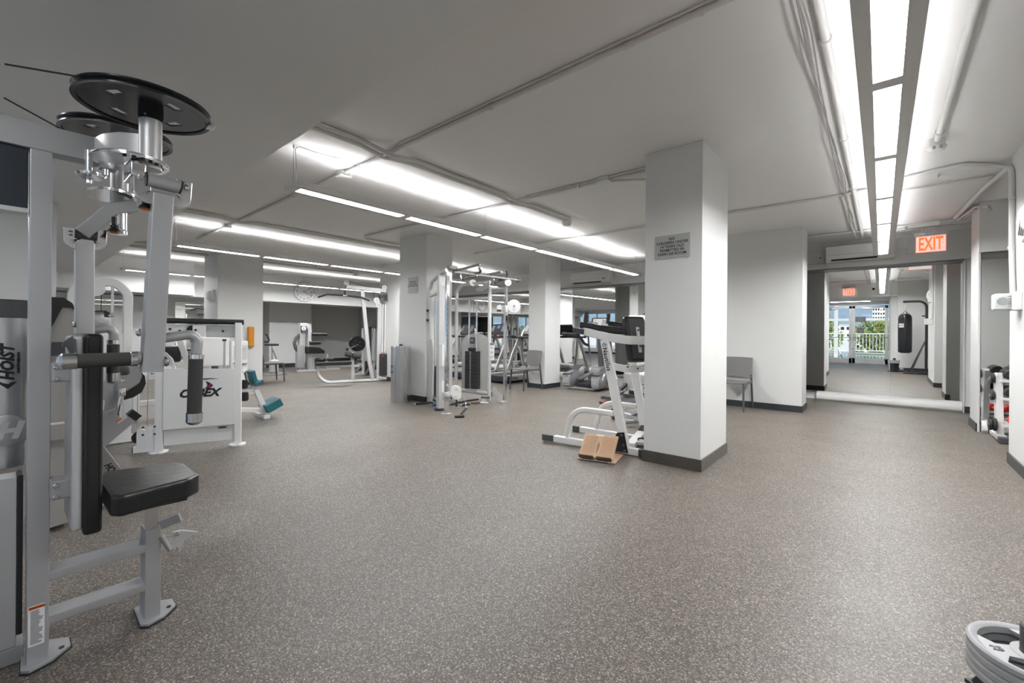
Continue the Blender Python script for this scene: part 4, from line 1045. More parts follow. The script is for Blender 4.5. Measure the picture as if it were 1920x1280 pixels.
# weight plates
mid = TL + uT*.35
def rot(b, ang, c): b.bm.transform(Matrix.Translation(c) @ Matrix.Rotation(ang, 4, 'Z')); return b
aT = math.atan2(uT.y, uT.x)
for k in range(19):
    z = .215 + k*.0345
    b = B(); b.box((-.125, -.055, z), (.125, .055, z+.0325), .003, 1); obj('weight_plate', rot(b, aT, mid), 'iron', t)
b = B(); b.box((-.008, -.0585, .215), (.008, -.0555, .87)); ws = obj('number_strip', rot(b, aT, mid), 'black', t)
for k in range(19):
    z = .215 + k*.0345; b = B(); b.box((-.020, -.060, z+.011), (.006, -.0575, z+.023)); obj('weight_number', rot(b, aT, mid), 'paper', ws)
b = B(); b.box((-.07, -.04, .87), (.07, .04, .93), .006); obj('head_plate', rot(b, aT, mid), 'black', t)
b = B(); b.box((-.05, -.02, 1.00), (.05, .02, 1.12), .025, 4); pb = obj('pulley_block', rot(b, aT, mid), 'charc', t)
b = B(); b.cyl((0, -.024, 1.06), (0, -.020, 1.06), .014, n=14); obj('bolt', rot(b, aT, mid), 'steel', pb)
b = B(); b.cyl(up(mid, .93), up(mid, 1.0), .008, n=10); obj('lift_rod', b, 'steel', t)
b = B(); b.cyl(up(mid, 1.12)+uT*.02, up(mid, 1.78)+uT*.02, .003, n=6); obj('steel_cable', b, 'black', t)
# see-through rear shroud
q = mid - nT*-.0 + V(-uT.y, uT.x, 0)*.10
pts = [(-.30, .2), (.30, .2), (.30, 1.02)] + [(.30*math.cos(PI*k/12), 1.02+.16*math.sin(PI*k/12)) for k in range(1, 12)] + [(-.30, 1.02)]
M['shroud'] = mat('translucent grey shroud', (.50, .50, .485), .35)
b = B(); b.plate(pts, up(q, 0), uT, (0, 0, 1), .006); obj('rear_shroud', b, 'shroud', t)
# left (second) tower running away behind the front column
A0 = V(-5.14, 4.40, 0); A1 = V(-5.83, 4.74, 0); uA = (A1-A0).normalized()
b = B(); b.tube([up(A1, .06), up(A1, 1.92), up(A1-uA*.10, 2.04), up(A0, 2.10), up(V(-4.95, 4.33, 0), 2.12)], .030, 16, fil=.09); obj('upright', b, SV, t)
b = B(); b.bar([up(A0, .0), up(A0, 2.07)], .10, .07, .006, up=tuple(uA)); obj('channel_upright', b, SV, t)
b = B(); b.tube([up(A0+uA*.2, .0), up(A0+uA*.2, 2.05)], .024, 14); obj('upright', b, SV, t)
b = B(); b.tube([up(A1, 1.80), up(A0, 1.83)], .026, 14); obj('cross_bar', b, SV, t)
b = B(); b.tube([up(A1, .15), up(A0, .12)], .026, 14); obj('cross_bar', b, SV, t)
b = B(); b.bar([up(A1, 0), up(A1, .2)], .07, .07, .005, up=(1, 0, 0)); obj('foot_post', b, SV, t)
for k in (.30, .45): obj('guide_rod', B().cyl(up(A0+uA*k, .15), up(A0+uA*k, 1.82), .012, n=12), 'chrome', t)
nA = V(-uA.y, uA.x, 0); nA = nA if nA.dot(V(1, -1, 0)) > 0 else -nA
for k in range(14):
    z = .17 + k*.034; c = A0+uA*.38-nA*.05; b = B(); b.box((-.10, -.05, z), (.10, .05, z+.032), .003, 1); obj('weight_plate', rot(b, math.atan2(uA.y, uA.x), c), 'iron', t)
pts = [(-.18, .12), (.18, .12), (.18, .85)] + [(.18*math.cos(PI*k/12), .85+.24*math.sin(PI*k/12)) for k in range(1, 12)] + [(-.18, .85)]
b = B(); b.plate(pts, up(A0+uA*.48+nA*.06, 0), uA, (0, 0, 1), .006); obj('side_shroud', b, 'shroud', t)
for z in (1.56, 1.40): obj('rubber_knob', B().cyl(up(A1, z)+nA*.03, up(A1, z)+nA*.07, .022, n=12), 'black', t)
# front chrome column with adjustable pulley
C0 = V(-4.845, 4.25, 0)
b = B(); b.bar([up(C0, .0), up(C0, 2.02)], .058, .045, .004, up=(1, 0, 0)); cc = obj('chrome_column', b, 'chrome', t)
for k in range(22): obj('column_hole', B().cyl(up(C0, .25+.075*k)+V(.020, -.020, 0), up(C0, .25+.075*k)+V(.0255, -.0215, 0), .006, n=8), 'black', cc)
b = B(); b.prism([V(C0.x+a, C0.y+q, 0) for a, q in ((-.06, -.06), (.07, -.03), (.06, .06), (-.05, .05))], (0, 0, 0), (0, 0, .012)); obj('foot', b, 'silverl', t)
b = B(); b.lathe((-5.157,4.380,0), (0, 0, 1), [(.075, 0), (.075, .03), (.05, .035), (0, .035)], 24, False); obj('rubber_foot', b, 'rubber', t)
obj('instruction_board', B().bar([(-5.020,4.305,1.008), (-5.020,4.302,0.689)], .07, .05, .006, up=(0, 1, 0)), 'whitep', t)
lb = obj('warning_label', B().bar([(-4.990,4.305,0.467), (-4.990,4.303,0.292)], .004, .05, 0, up=(0, 1, 0)), 'paper', t)
# top joint: rounded end, pulleys
q = V(*(-4.920,4.408,2.160)); b = B(); b.box(q-V(.05, .08, .035), q+V(.05, .08, .035), .03, 4); obj('end_housing', b, 'greyp', t)
obj('pulley_cheek', B().bar([(-4.900,4.337,2.087), (-4.900,4.335,1.960)], .02, .09, .01, up=(0, 1, 0)), 'white', t)
def wheel(p, r, w=.03, m='silverl', ax=None, nm='pulley'):
    ax = ax or V(1, -.9, 0).normalized(); p = V(*p)
    o = obj(nm, B().lathe(p-ax*w/2, ax, [(r, 0), (r*.93, w*.5), (r, w)], 30), m, t)
    obj('hub', B().cyl(p-ax*(w/2+.004), p+ax*(w/2+.004), r*.18, n=12), 'steel', o); return o
wheel((-4.950,4.316,1.923), .06, .04)
# pull-up bar and its angled grips
T0 = V(*(-4.900,4.432,2.113)); T1 = V(*(-4.550,5.491,2.091))
T1 = V(*(-4.399,5.296,2.060)) if False else V(-4.72, 5.72, 2.09); T0.z = 2.10
b = B(); b.tube([T0, (T0+T1)/2+V(0, 0, .0), T1], .022, 14); pu = obj('pull_up_bar', b, 'greyp', t)
obj('bar_end', B().cyl(T1-V(0, .01, 0), T1+V(.0, .02, 0), .036, n=16), 'charc', pu)
def pgrip(p0, p1, p2):
    b = B(); b.tube([p0, p1, p2], .018, 12, fil=.04); g = obj('pull_up_grip', b, 'foam', t)
    d = (V(*p2)-V(*p1)).normalized(); obj('grip_end', B().cyl(V(*p2)-d*.002, V(*p2)+d*.018, .019, n=12), 'chrome', g)
pgrip((-4.880,4.446,2.128), (-4.880,4.611,2.170), (-4.820,4.875,2.259))
pgrip((-4.860,4.750,2.100), (-4.800,4.913,2.136), (-4.750,4.816,2.179))
pgrip((-4.850,5.025,2.109), (-4.820,5.168,2.146), (-4.760,5.308,2.189))
pgrip((-4.800,5.352,2.092), (-4.740,5.484,2.125), (-4.700,5.386,2.226))
pgrip((-4.860,4.568,2.001), (-4.840,4.661,2.040), (-4.800,4.795,2.074))
pgrip((-4.840,5.277,2.010), (-4.820,5.347,2.049), (-4.790,5.406,2.078))
b = B(); b.tube([(-4.900,4.562,2.085), (-4.900,4.562,2.028), (-4.880,4.609,1.998)], .014, 10, fil=.03); obj('grip_bracket', b, 'silverl', t)
b = B(); b.tube([(-4.900,5.305,2.105), (-4.900,5.304,2.043), (-4.880,5.334,2.018)], .014, 10, fil=.03); obj('grip_bracket', b, 'silverl', t)
wheel((-5.447,5.361,2.066), .058); wheel((-4.746,5.490,2.029), .055)
b = B(); P = [V(*p) for p in ((-5.374,5.365,1.949), (-5.105,5.419,2.079), (-5.106,5.419,1.961), (-5.245,5.391,1.896), (-5.374,5.365,1.921))]; b.prism(P, (0, 0, 0), -nT*.02); obj('gusset_plate', b, 'silver', t)
# right arm: chrome column joined to the tower
D0 = V(-4.975, 5.70, 0)
b = B(); b.bar([up(D0, .0), up(D0, 1.99)], .06, .045, .004, up=(1, 0, 0)); dc = obj('chrome_column', b, 'chrome', t)
for k in range(22): obj('column_hole', B().cyl(up(D0, .22+.075*k)+V(.016, -.024, 0), up(D0, .22+.075*k)+V(.0225, -.0245, 0), .006, n=8), 'black', dc)
for z in (1.96, 1.84):
    b = B(); b.bar([up(TR, z), up(D0, z)], .035, .03, .004); obj('arm_bar', b, SV, t)
obj('foot', B().box((D0.x-.10, D0.y-.10, 0), (D0.x+.04, D0.y+.04, .012), .003), 'silverl', t)
c = V(*(-5.090,5.554,0.146)); 
b = B(); b.plate([(-.07, -.06), (.0, -.06), (.13, -.16), (.15, -.05), (.11, .0), (.05, .03), (.03, .09), (-.02, .115), (-.07, .10)], c, uT, (0, 0, 1), .01); fp = obj('floor_pulley_guard', b, 'silverl', t)
for q in (V(*(-5.145,5.533,0.171)), V(*(-5.051,5.552,0.085))): obj('bolt', B().bolt(q, nT, .014, .012), 'steel', fp)
# placard on the round post
pl_ = B(); pp = [V(*p) for p in ((-5.061,5.397,1.025), (-5.064,5.396,0.726), (-4.979,5.413,0.728), (-4.976,5.414,1.025))]; pl_.prism(pp, (0, 0, 0), -nT*.008); pc = obj('placard', pl_, 'paper', t)
hd = B(); pp = [V(*p) for p in ((-5.054,5.395,1.020), (-5.054,5.395,0.984), (-4.979,5.410,0.985), (-4.979,5.410,1.021))]; hd.prism(pp, (0, 0, 0), -nT*.002); obj('placard_header', hd, 'greyp', pc)
for q in ((-5.031,5.400,0.944), (-5.000,5.406,0.935), (-5.032,5.400,0.862), (-5.001,5.406,0.863), (-5.033,5.400,0.781), (-5.002,5.406,0.791)):
    obj('exercise_figure', B().bar([V(*q)-V(0, 0, .018), V(*q)+V(0, 0, .018)], .004, .008, 0, up=tuple(uT)), 'ink', pc)
# upper pulley carriage on the right column, lower one on the front column
def carriage(c, z, side, m='whitep', big=.075):
    c = up(c, z); g = thing_part = obj('pulley_carriage', B().box(c-V(.045, .045, .06), c+V(.045, .045, .06), .01), 'silverl', t)
    return g
carriage(D0, 1.61, 1)
wheel(up(D0, 1.66)+V(.10, .10, 0), .115, .035, 'silverl'); wheel(up(D0, 1.63)+V(-.09, -.06, 0), .05, .05, 'silverl')
obj('carriage_knob', B().cyl(up(D0, 1.58)+V(-.05, -.06, 0), up(D0, 1.58)+V(-.10, -.12, 0), .018, n=12), 'black', t)
carriage(C0, .26, 1)
q = V(*(-4.720,4.324,0.320)); ax = V(1, -.9, 0).normalized(); ux_ = V(.9, 1, 0).normalized()
b = B(); b.plate([(a*.078, c_*.105) for a, c_ in [(-1, .5), (-.8, .9), (-.4, 1), (.5, .9), (.9, .6), (1, 0), (.9, -.7), (.5, -1), (-.2, -1), (-.7, -.7), (-1, -.1)]], q, ux_, (0, 0, 1), .05)
bmesh.ops.bevel(b.bm, geom=[e for e in b.bm.edges], offset=.006, segments=2, affect='EDGES')
sw = obj('swivel_pulley_cover', b, 'whitep', t)
for dz in (.05, -.055): obj('bolt', B().bolt(q+ax*.026+V(0, 0, dz), ax, .009, .006), 'steel', sw)
b = B(); b.bar([up(C0, .28)+V(-.06, -.02, 0), q+V(-.02, -.03, -.03)], .05, .08, .01); obj('carriage_arm', b, 'silverl', t)
b = B(); b.lathe(V(*(-4.800,4.229,0.269)), ax, [(.045, 0), (.045, .02), (.02, .03), (0, .03)], 22, False); obj('indexing_knob', b, 'silver', t)
b = B(); b.cyl((-4.760,4.370,0.209), (-4.760,4.369,0.139), .010, n=10); b.sphere(V(*(-4.760,4.369,0.123)), .022); obj('hanging_stop', b, 'black', t)

# attachments resting on or hanging from the cable machine
def chain(pts, r=.010, w=.003):
    b = B(); pts = [V(*p) for p in pts]
    for i in range(len(pts)-1):
        a, c = pts[i], pts[i+1]; n = max(1, int((c-a).length/(r*2.6)))
        for k in range(n):
            p = a.lerp(c, (k+.5)/n); d = (c-a).normalized(); s_ = d.cross(V(.3, .5, .8) if k % 2 else V(.8, -.4, .1)).normalized()
            ring = [p + d*math.cos(2*PI*j/10)*r*1.5 + s_*math.sin(2*PI*j/10)*r for j in range(10)]
            b.tube(ring, w, 5, closed=True)
    return b
t = thing('ankle_strap_handle', 'black strap handle on a chain, its grip lying on the floor by the cable machine', 'handle', (-4.483,4.163,0), world=True)
obj('chain', chain([(-4.620,4.345,0.249), (-4.600,4.400,0.190), (-4.570,4.381,0.118)]), 'steel', t)
obj('strap', B().bar([(-4.550,4.372,0.106), (-4.500,4.220,0.042)], .04, .010, .002), 'black', t)
obj('strap_ring', B().ring(V(*(-4.550,4.372,0.113)), (1, 0, .4), .022, .015, .006, 20), 'chrome', t)
obj('handle_grip', B().cyl(V(*(-4.530,4.126,0))+V(0, 0, .02), V(*(-4.452,4.235,0))+V(0, 0, .02), .02, n=16, bev=.004), 'black', t)
t = thing('rope_attachment', 'black braided rope hanging from the upper pulley of the cable machine', 'rope', (-4.90, 5.80, 1.3), world=True)
rp = V(*(-4.860,5.786,1.628)); 
obj('carabiner', B().tube([rp, rp+V(.012, .012, -.03), rp+V(.0, 0, -.085), rp+V(-.012, -.012, -.03)], .004, 8, closed=True), 'chrome', t)
def braid(p0, pts, r):
    b = B(); pts = fillet([V(*p) for p in pts], .06, 8)
    L = 0; out = []
    for i in range(len(pts)-1):
        n = max(2, int((pts[i+1]-pts[i]).length/.008))
        for k in range(n): out.append(pts[i].lerp(pts[i+1], k/n))
    out.append(pts[-1]); sc = [1+.22*math.sin(i*1.3) for i in range(len(out))]
    return b.sweep(out, circ(r, 10), scale=sc)
obj('rope', braid(None, [(-4.880,5.718,1.139), (-4.880,5.750,1.415), (-4.870,5.797,1.527), (-4.850,5.829,1.416), (-4.850,5.870,1.137)], .014), 'rubber', t)
for q in ((-4.880,5.718,1.120), (-4.850,5.870,1.119)): obj('rope_end', B().cyl(V(*q)+V(0, 0, .012), V(*q)-V(0, 0, .02), .026, n=16, bev=.004), 'black', t)
t = thing('metal_row_handle', 'small steel double row handle on the floor under the cable machine', 'handle', (-5.096,5.320,0), world=True)
for q in ((903, 757, 905, 742), (918, 757, 916, 742)): pass
obj('side_bar', B().bar([V(*(-5.161,5.271,0))+V(0, 0, .005), V(*(-5.161,5.271,0))+V(.01, .03, .12)], .012, .006, .001), 'steel', t)
obj('side_bar', B().bar([V(*(-5.039,5.364,0))+V(0, 0, .005), V(*(-5.039,5.364,0))+V(.01, .0, .12)], .012, .006, .001), 'steel', t)
obj('cross_grip', B().cyl(V(*(-5.161,5.271,0))+V(.01, .02, .10), V(*(-5.039,5.364,0))+V(.01, 0, .10), .014, n=12), 'black', t)
obj('cross_grip', B().cyl(V(*(-5.161,5.271,0))+V(0, 0, .012), V(*(-5.039,5.364,0))+V(0, 0, .012), .010, n=12), 'chrome', t)
def bar_on_floor(label, a, c, m='black', r=.016, bent=0):
    t = thing('cable_bar', label, 'bar', a, world=True, group='attachments on the floor by the cable machine')
    a, c = V(*a), V(*c); a.z = c.z = r+.002; d = (c-a).normalized(); s_ = V(-d.y, d.x, 0)
    b = B(); b.tube([a, a.lerp(c, .25)+s_*bent, a.lerp(c, .75)+s_*bent, c], r, 12, fil=.05); obj('bar', b, m, t)
    for p in (a, c): obj('bar_end', B().cyl(p-d*.012 if p is a else p, p if p is a else p+d*.012, r*1.05, n=12), 'steel', t)
bar_on_floor('straight black bar on the floor at the left foot of the cable machine', (-5.813,4.429,0), (-5.759,4.742,0))
bar_on_floor('long dark bar lying under the weight tower of the cable machine', (-5.360,4.778,0), (-5.438,5.501,0), bent=.03)
bar_on_floor('short black bar near the middle of the cable machine base', (-5.145,4.814,0), (-5.148,5.007,0), 'rubber', .02)
solo('blue_strap', B().bar([V(*(-5.494,4.545,0))+V(0, 0, .02), V(*(-5.506,4.666,0))+V(0, 0, .025)], .05, .035, .01), 'blue', 'blue webbing strap on the floor by the front column of the cable machine', 'strap')
t = thing('leather_strap', 'dark strap with brass ring on the floor under the cable machine', 'strap', (-5.226,5.221,0), world=True)
obj('strap_body', B().bar([V(*(-5.283,5.177,0))+V(0, 0, .012), V(*(-5.186,5.181,0))+V(0, 0, .015), V(*(-5.200,5.311,0))+V(0, 0, .012)], .05, .015, .003), 'charc', t)
obj('brass_ring', B().ring(V(*(-5.207,5.165,0))+V(0, 0, .03), (1, -1, .2), .022, .016, .005, 18), 'amber', t)

# ================================================================== lat pulldown with row seat
t = thing('pulldown_machine', 'silver lat pulldown machine with long wide bar and low bench in the far left bay', 'gym machine', (-9.5, 5.7, 0), world=True)
uL = V(.30, .953, 0).normalized()
b = B(); b.bar([(-9.790,4.722,0.394), (-9.791,4.721,0.212), (-9.740,4.882,0.030), (-9.421,5.895,0.034), (-9.264,6.395,0.039)], .06, .045, .006, up=(-1, 0, 0), fil=.25); obj('floor_rail', b, SV, t)
q = V(*(-9.819,5.011,0)); obj('foot', B().box(q-V(.14, .03, 0), q+V(.14, .03, .05), .006), SV, t)
b = B(); b.bar([(-9.807,4.669,0.458), (-9.577,5.401,0.472)], .26, .07, .015); obj('bench_pad', b, 'vinyl', t)
b = B(); b.bar([(-9.797,4.701,0.408), (-9.496,5.658,0.383)], .05, .05, .006); obj('bench_rail', b, SV, t)
b = B(); b.bar([(-9.559,5.456,0.064), (-9.565,5.437,0.710)], .06, .07, .006, up=tuple(uL)); kp = obj('knee_post', b, SV, t)
for a, c, p in (((-9.523,5.238,0.683), (-9.480,5.375,0.653), 0), ((-9.476,5.386,0.640), (-9.422,5.560,0.608), 0)):
    obj('knee_roller', B().cyl(a, c, .062, n=22, bev=.01), 'foam', t)
b = B(); b.bar([(-9.421,5.896,0.047), (-9.446,5.814,0.504), (-9.499,5.647,2.187)], .06, .085, .006, up=tuple(uL)); obj('mast', b, SV, t)
b = B(); b.bar([(-9.609,5.299,2.259), (-9.330,6.184,2.211)], .06, .085, .006); obj('top_beam', b, SV, t)
wheel((-9.582,5.285,2.356), .062, .03, 'silverl', V(.953, -.3, 0)); wheel((-9.316,6.129,2.285), .062, .03, 'silverl', V(.953, -.3, 0)); wheel((-9.345,5.938,1.963), .07, .03, 'silverl', V(.953, -.3, 0)); wheel((-9.330,5.986,1.848), .07, .03, 'silverl', V(.953, -.3, 0))
for pts in ([(-9.589,5.261,2.180), (-9.589,5.262,2.280)], [(-9.567,5.331,2.384), (-9.412,5.823,2.270)], [(-9.397,5.870,2.156), (-9.379,5.929,1.899)], [(-9.379,5.928,1.744), (-9.400,5.862,1.020)]):
    obj('steel_cable', B().tube([V(*p) for p in pts], .006, 6), 'black', t)
obj('swivel_hook', B().cyl((-9.591,5.255,2.179), (-9.591,5.254,2.029), .022, n=12), 'black', t)
# tower
P0 = V(*(-10.066,6.425,0)); P1 = V(*(-9.492,6.682,0)); P0 = V(-9.62, 5.95, 0); P1 = V(-9.12, 6.42, 0)
b = B(); b.bar([(-9.378,6.030,0.051), (-9.374,6.044,1.865)], .06, .10, .006, up=tuple(uL)); obj('tower_upright', b, SV, t)
b = B(); b.bar([(-9.292,6.306,0.006), (-9.287,6.322,2.164)], .07, .09, .006, up=tuple(uL)); obj('tower_upright', b, SV, t)
b = B(); b.bar([(-9.370,6.058,2.101), (-9.266,6.386,2.180)], .09, .04, .01); obj('tower_cap', b, 'greyp', t)
b = B(); b.bar([(-9.374,6.045,2.035), (-9.287,6.321,2.072)], .10, .14, .02); pg = obj('pulley_cage', b, 'black', t)
for q in ((-9.311,6.078,1.981), (-9.268,6.216,1.999)): wheel(q, .055, .02, 'charc', V(.953, -.3, 0))
for q in ((716.5), (721.5), (726.5)): pass
for a, c in (((-9.353,6.110,0.701), (-9.351,6.119,1.880)), ((-9.334,6.172,0.699), (-9.331,6.181,1.882)), ((-9.314,6.235,0.696), (-9.311,6.244,1.884))):
    obj('guide_rod', B().cyl(a, c, .017, n=14), 'white', t)
b = B(); b.bar([(-9.346,6.167,0.133), (-9.345,6.171,0.659)], .12, .27, .004, up=tuple(uL)); wstk = obj('weight_stack', b, 'iron', t)
for k in range(18):
    pass
SB = V(*(-9.289,6.130,0.139)); ST = V(*(-9.288,6.134,0.662))
for k in range(1, 16):
    q = SB.lerp(ST, k/16); obj('plate_gap', B().bar([q-uL*.130, q+uL*.130], .008, .003, 0), 'greyp', wstk)
obj('selector_pin', B().cyl((-9.306,6.093,0.611), (-9.263,6.065,0.614), .018, n=10), 'red', wstk)
b = B(); b.bar([(-9.382,6.018,0.078), (-9.272,6.370,0.041)], .12, .06, .006); obj('tower_base', b, SV, t)
for a, c in (((-9.282,5.503,0.415), (-9.319,5.387,0.247)), ((-9.551,5.981,0.491), (-9.602,5.820,0.159))):
    obj('foot_plate', B().bar([a, c], .16, .02, .004), 'charc', t)
t = thing('pulldown_bar', 'wide black cambered bar hanging from the pulldown machine', 'bar', (-9.593,5.249,2.029), world=True)
b = B(); b.tube([(-9.812,4.721,1.976), (-9.736,4.896,2.054), (-9.589,5.260,2.042), (-9.455,5.620,2.017), (-9.377,5.769,1.943)], .019, 12, fil=.06); obj('bar', b, 'black', t)
obj('centre_bracket', B().cyl((-9.604,5.215,2.040), (-9.575,5.305,2.038), .024, n=12), 'chrome', t)

# ================================================================== leg curl machine, stationary bike, plate machine in the far bay
t = thing('leg_curl_machine', 'silver machine with a round badge and stacked black pads in the far left bay', 'gym machine', (-13.2, 6.1, 0), world=True)
XL = -13.1
b = B(); b.bar([V(XL, 5.68, 0), (-13.100,5.785,1.411), (-13.100,6.053,1.412), V(XL, 6.02, 0)], .16, .07, .02, up=(1, 0, 0), fil=.10)
b = B()
hp = [(-13.100,5.774,0.056), (-13.100,5.785,1.442), (-13.100,5.957,1.459), (-13.100,6.069,1.412), (-13.100,6.116,1.284), (-13.100,6.106,-0.001), (-13.100,6.025,0.005), (-13.100,6.019,1.236), (-13.100,5.972,1.332), (-13.100,5.815,1.332), (-13.100,5.805,0.053)]
b.prism([V(*p) for p in hp], (0, 0, 0), (-.18, 0, 0)); obj('hoop_frame', b, 'silverl', t)
b = B(); b.prism([V(*p) for p in ((-13.080,5.791,1.363), (-13.080,5.948,1.364), (-13.080,5.977,1.141), (-13.080,5.789,1.143))], (0, 0, 0), (-.05, 0, 0)); bg = obj('badge_plate', b, 'charc', t)
obj('badge', B().ring(V(*(-13.060,5.867,1.292)), (1, 0, 0), .065, .035, .01, 24), 'paper', bg)
obj('badge_letter', text_bm('H', .13, (-13.055,5.865,1.292), (0, 1, 0), (0, 0, 1), .002, bold=.004), 'paper', bg)
b = B(); b.box((XL-.14, 5.70, .12), (XL+.02, 5.92, .78), .01); obj('stack_cover', b, 'silver', t)
b = B(); b.cyl((-13.100,6.114,1.123), (-13.100,6.595,1.118), .055, n=22, bev=.012); obj('upper_roller', b, 'vinyl', t)
b = B(); b.bar([(-13.100,6.048,0.852), (-13.100,6.357,0.860)], .22, .10, .03); obj('chest_pad', b, 'vinyl', t)
b = B(); b.prism([V(*p) for p in ((-12.900,5.955,0.746), (-12.900,6.276,0.720), (-12.900,6.440,0.617), (-12.900,6.439,0.536), (-12.900,5.953,0.542))], (0, 0, 0), (-.35, 0, 0)); bmesh.ops.bevel(b.bm, geom=b.bm.edges[:], offset=.015, segments=2, affect='EDGES'); obj('seat_pad', b, 'vinyl', t)
b = B(); b.box((XL-.05, 6.1, 0), (XL+.05, 6.2, .42), .01); obj('support_post', b, SV, t)
b = B(); b.box((XL-.07, 5.68, 0), (XL+.07, 7.0, .06), .01); obj('base_rail', b, SV, t)
for a, c in (((-13.000,6.223,0.349), (-13.000,6.437,0.337)), ((-13.000,6.521,0.349), (-13.000,6.743,0.337))): obj('leg_roller', B().cyl(a, c, .055, n=20, bev=.01), 'vinyl', t)
b = B(); b.bar([V(-13.0, 6.55, .05), V(-13.0, 6.55, .50)], .06, .07, .008, up=(1, 0, 0)); obj('roller_post', b, SV, t)
b = B(); b.tube([(-13.150,5.789,1.095), (-13.150,5.680,1.003), (-13.150,5.633,0.847), (-13.150,5.678,0.688), (-13.150,5.785,0.574)], .045, 10, fil=.1); obj('curved_arm', b, 'charc', t)

t = thing('exercise_bike', 'upright exercise bike partly hidden by the leftmost full pillar', 'exercise bike', (-12.7, 4.85, 0), world=True)
b = B(); b.tube([(-12.700,4.671,1.096), (-12.700,4.711,1.124), (-12.700,4.777,0.949), (-12.700,4.750,0.906), (-12.700,4.643,0.909)], .022, 10, fil=.05); obj('handlebar', b, 'black', t)
b = B(); b.box((-12.85, 4.70, .80), (-12.55, 4.98, .86), .025, 3); obj('saddle', b, 'vinyl', t)
b = B(); b.cyl((-12.7, 4.84, .80), (-12.7, 4.86, .30), .022, n=12); obj('seat_post', b, 'chrome', t)
b = B(); b.tube([(-12.7, 4.85, .74), (-12.7, 5.02, .30)], .015, 8); obj('brace', b, 'steel', t)
b = B(); b.box((-12.8, 4.80, .06), (-12.6, 5.0, .42), .04, 3); obj('drive_housing', b, 'silverl', t)
b = B(); b.box((-12.95, 4.55, 0), (-12.45, 5.15, .06), .01); obj('base', b, 'steel', t)

t = thing('plate_loaded_machine', 'silver machine with a black disc and post cover behind the pulldown machine', 'gym machine', (-10.9, 6.6, 0), world=True)
XP = -10.9
b = B(); b.bar([(-10.900,6.574,0.039), (-10.900,6.552,1.293)], .10, .13, .02, up=(0, 1, 0)); obj('column', b, SV, t)
b = B(); b.bar([(-10.900,6.823,0.019), (-10.900,6.834,1.293)], .10, .09, .02, up=(0, 1, 0)); cl = obj('column', b, SV, t)
b = B(); b.bar([(-10.900,6.834,1.308), (-10.900,6.835,1.383)], .11, .10, .01, up=(0, 1, 0)); obj('column_cap', b, 'charc', cl)
b = B(); b.bar([(-11.000,6.751,0.094), (-11.000,6.762,1.354)], .10, .12, .02, up=(0, 1, 0)); obj('rear_panel', b, 'charc', t)
dq = V(*(-10.800,6.281,0.874)); dax = V(.75, -.5, -.25).normalized()
dk = obj('black_disc', B().lathe(dq-dax*.02, dax, [(.20, 0), (.215, .02), (.20, .04)], 36), 'black', t)
for k in range(5):
    a = 2*PI*k/5; e1 = dax.cross(V(0, 0, 1)).normalized(); e2 = dax.cross(e1); q = dq+dax*.021+(e1*math.cos(a)+e2*math.sin(a))*.09; obj('disc_stud', B().cyl(q, q+dax*.006, .012, n=8), 'steel', dk)
b = B(); b.tube([(-10.600,5.876,0.735), (-10.750,6.283,0.861)], .022, 10); am = obj('lever_arm', b, 'chrome', t)
obj('arm_end', B().cyl((-10.600,5.861,0.736), (-10.600,5.906,0.748), .035, n=14), 'black', am)
obj('yellow_pin', B().cyl((-10.600,5.906,0.776), (-10.600,5.907,0.804), .018, n=10), 'amber', am)
b = B(); b.bar([(-10.650,5.993,0.562), (-10.620,5.962,0.732)], .05, .06, .005, up=(0, 1, 0)); obj('arm_bracket', b, SV, t)
b = B(); b.bar([V(XP, 6.1, .03), V(XP, 7.1, .03)], .08, .06, .01); obj('base_rail', b, SV, t)
b = B(); b.box((XP-.1, 6.55, .02), (XP+.1, 6.75, .40), .02); obj('rear_stack', b, 'iron', t)
t = thing('floor_pipe', 'dark low roller lying along the back of the far left bay', 'roller', (-12.2, 7.6, 0), world=True)
obj('roller_body', B().cyl((-12.4, 7.2, .12), (-12.2, 9.0, .12), .12, n=24, bev=.01), 'charc', t)

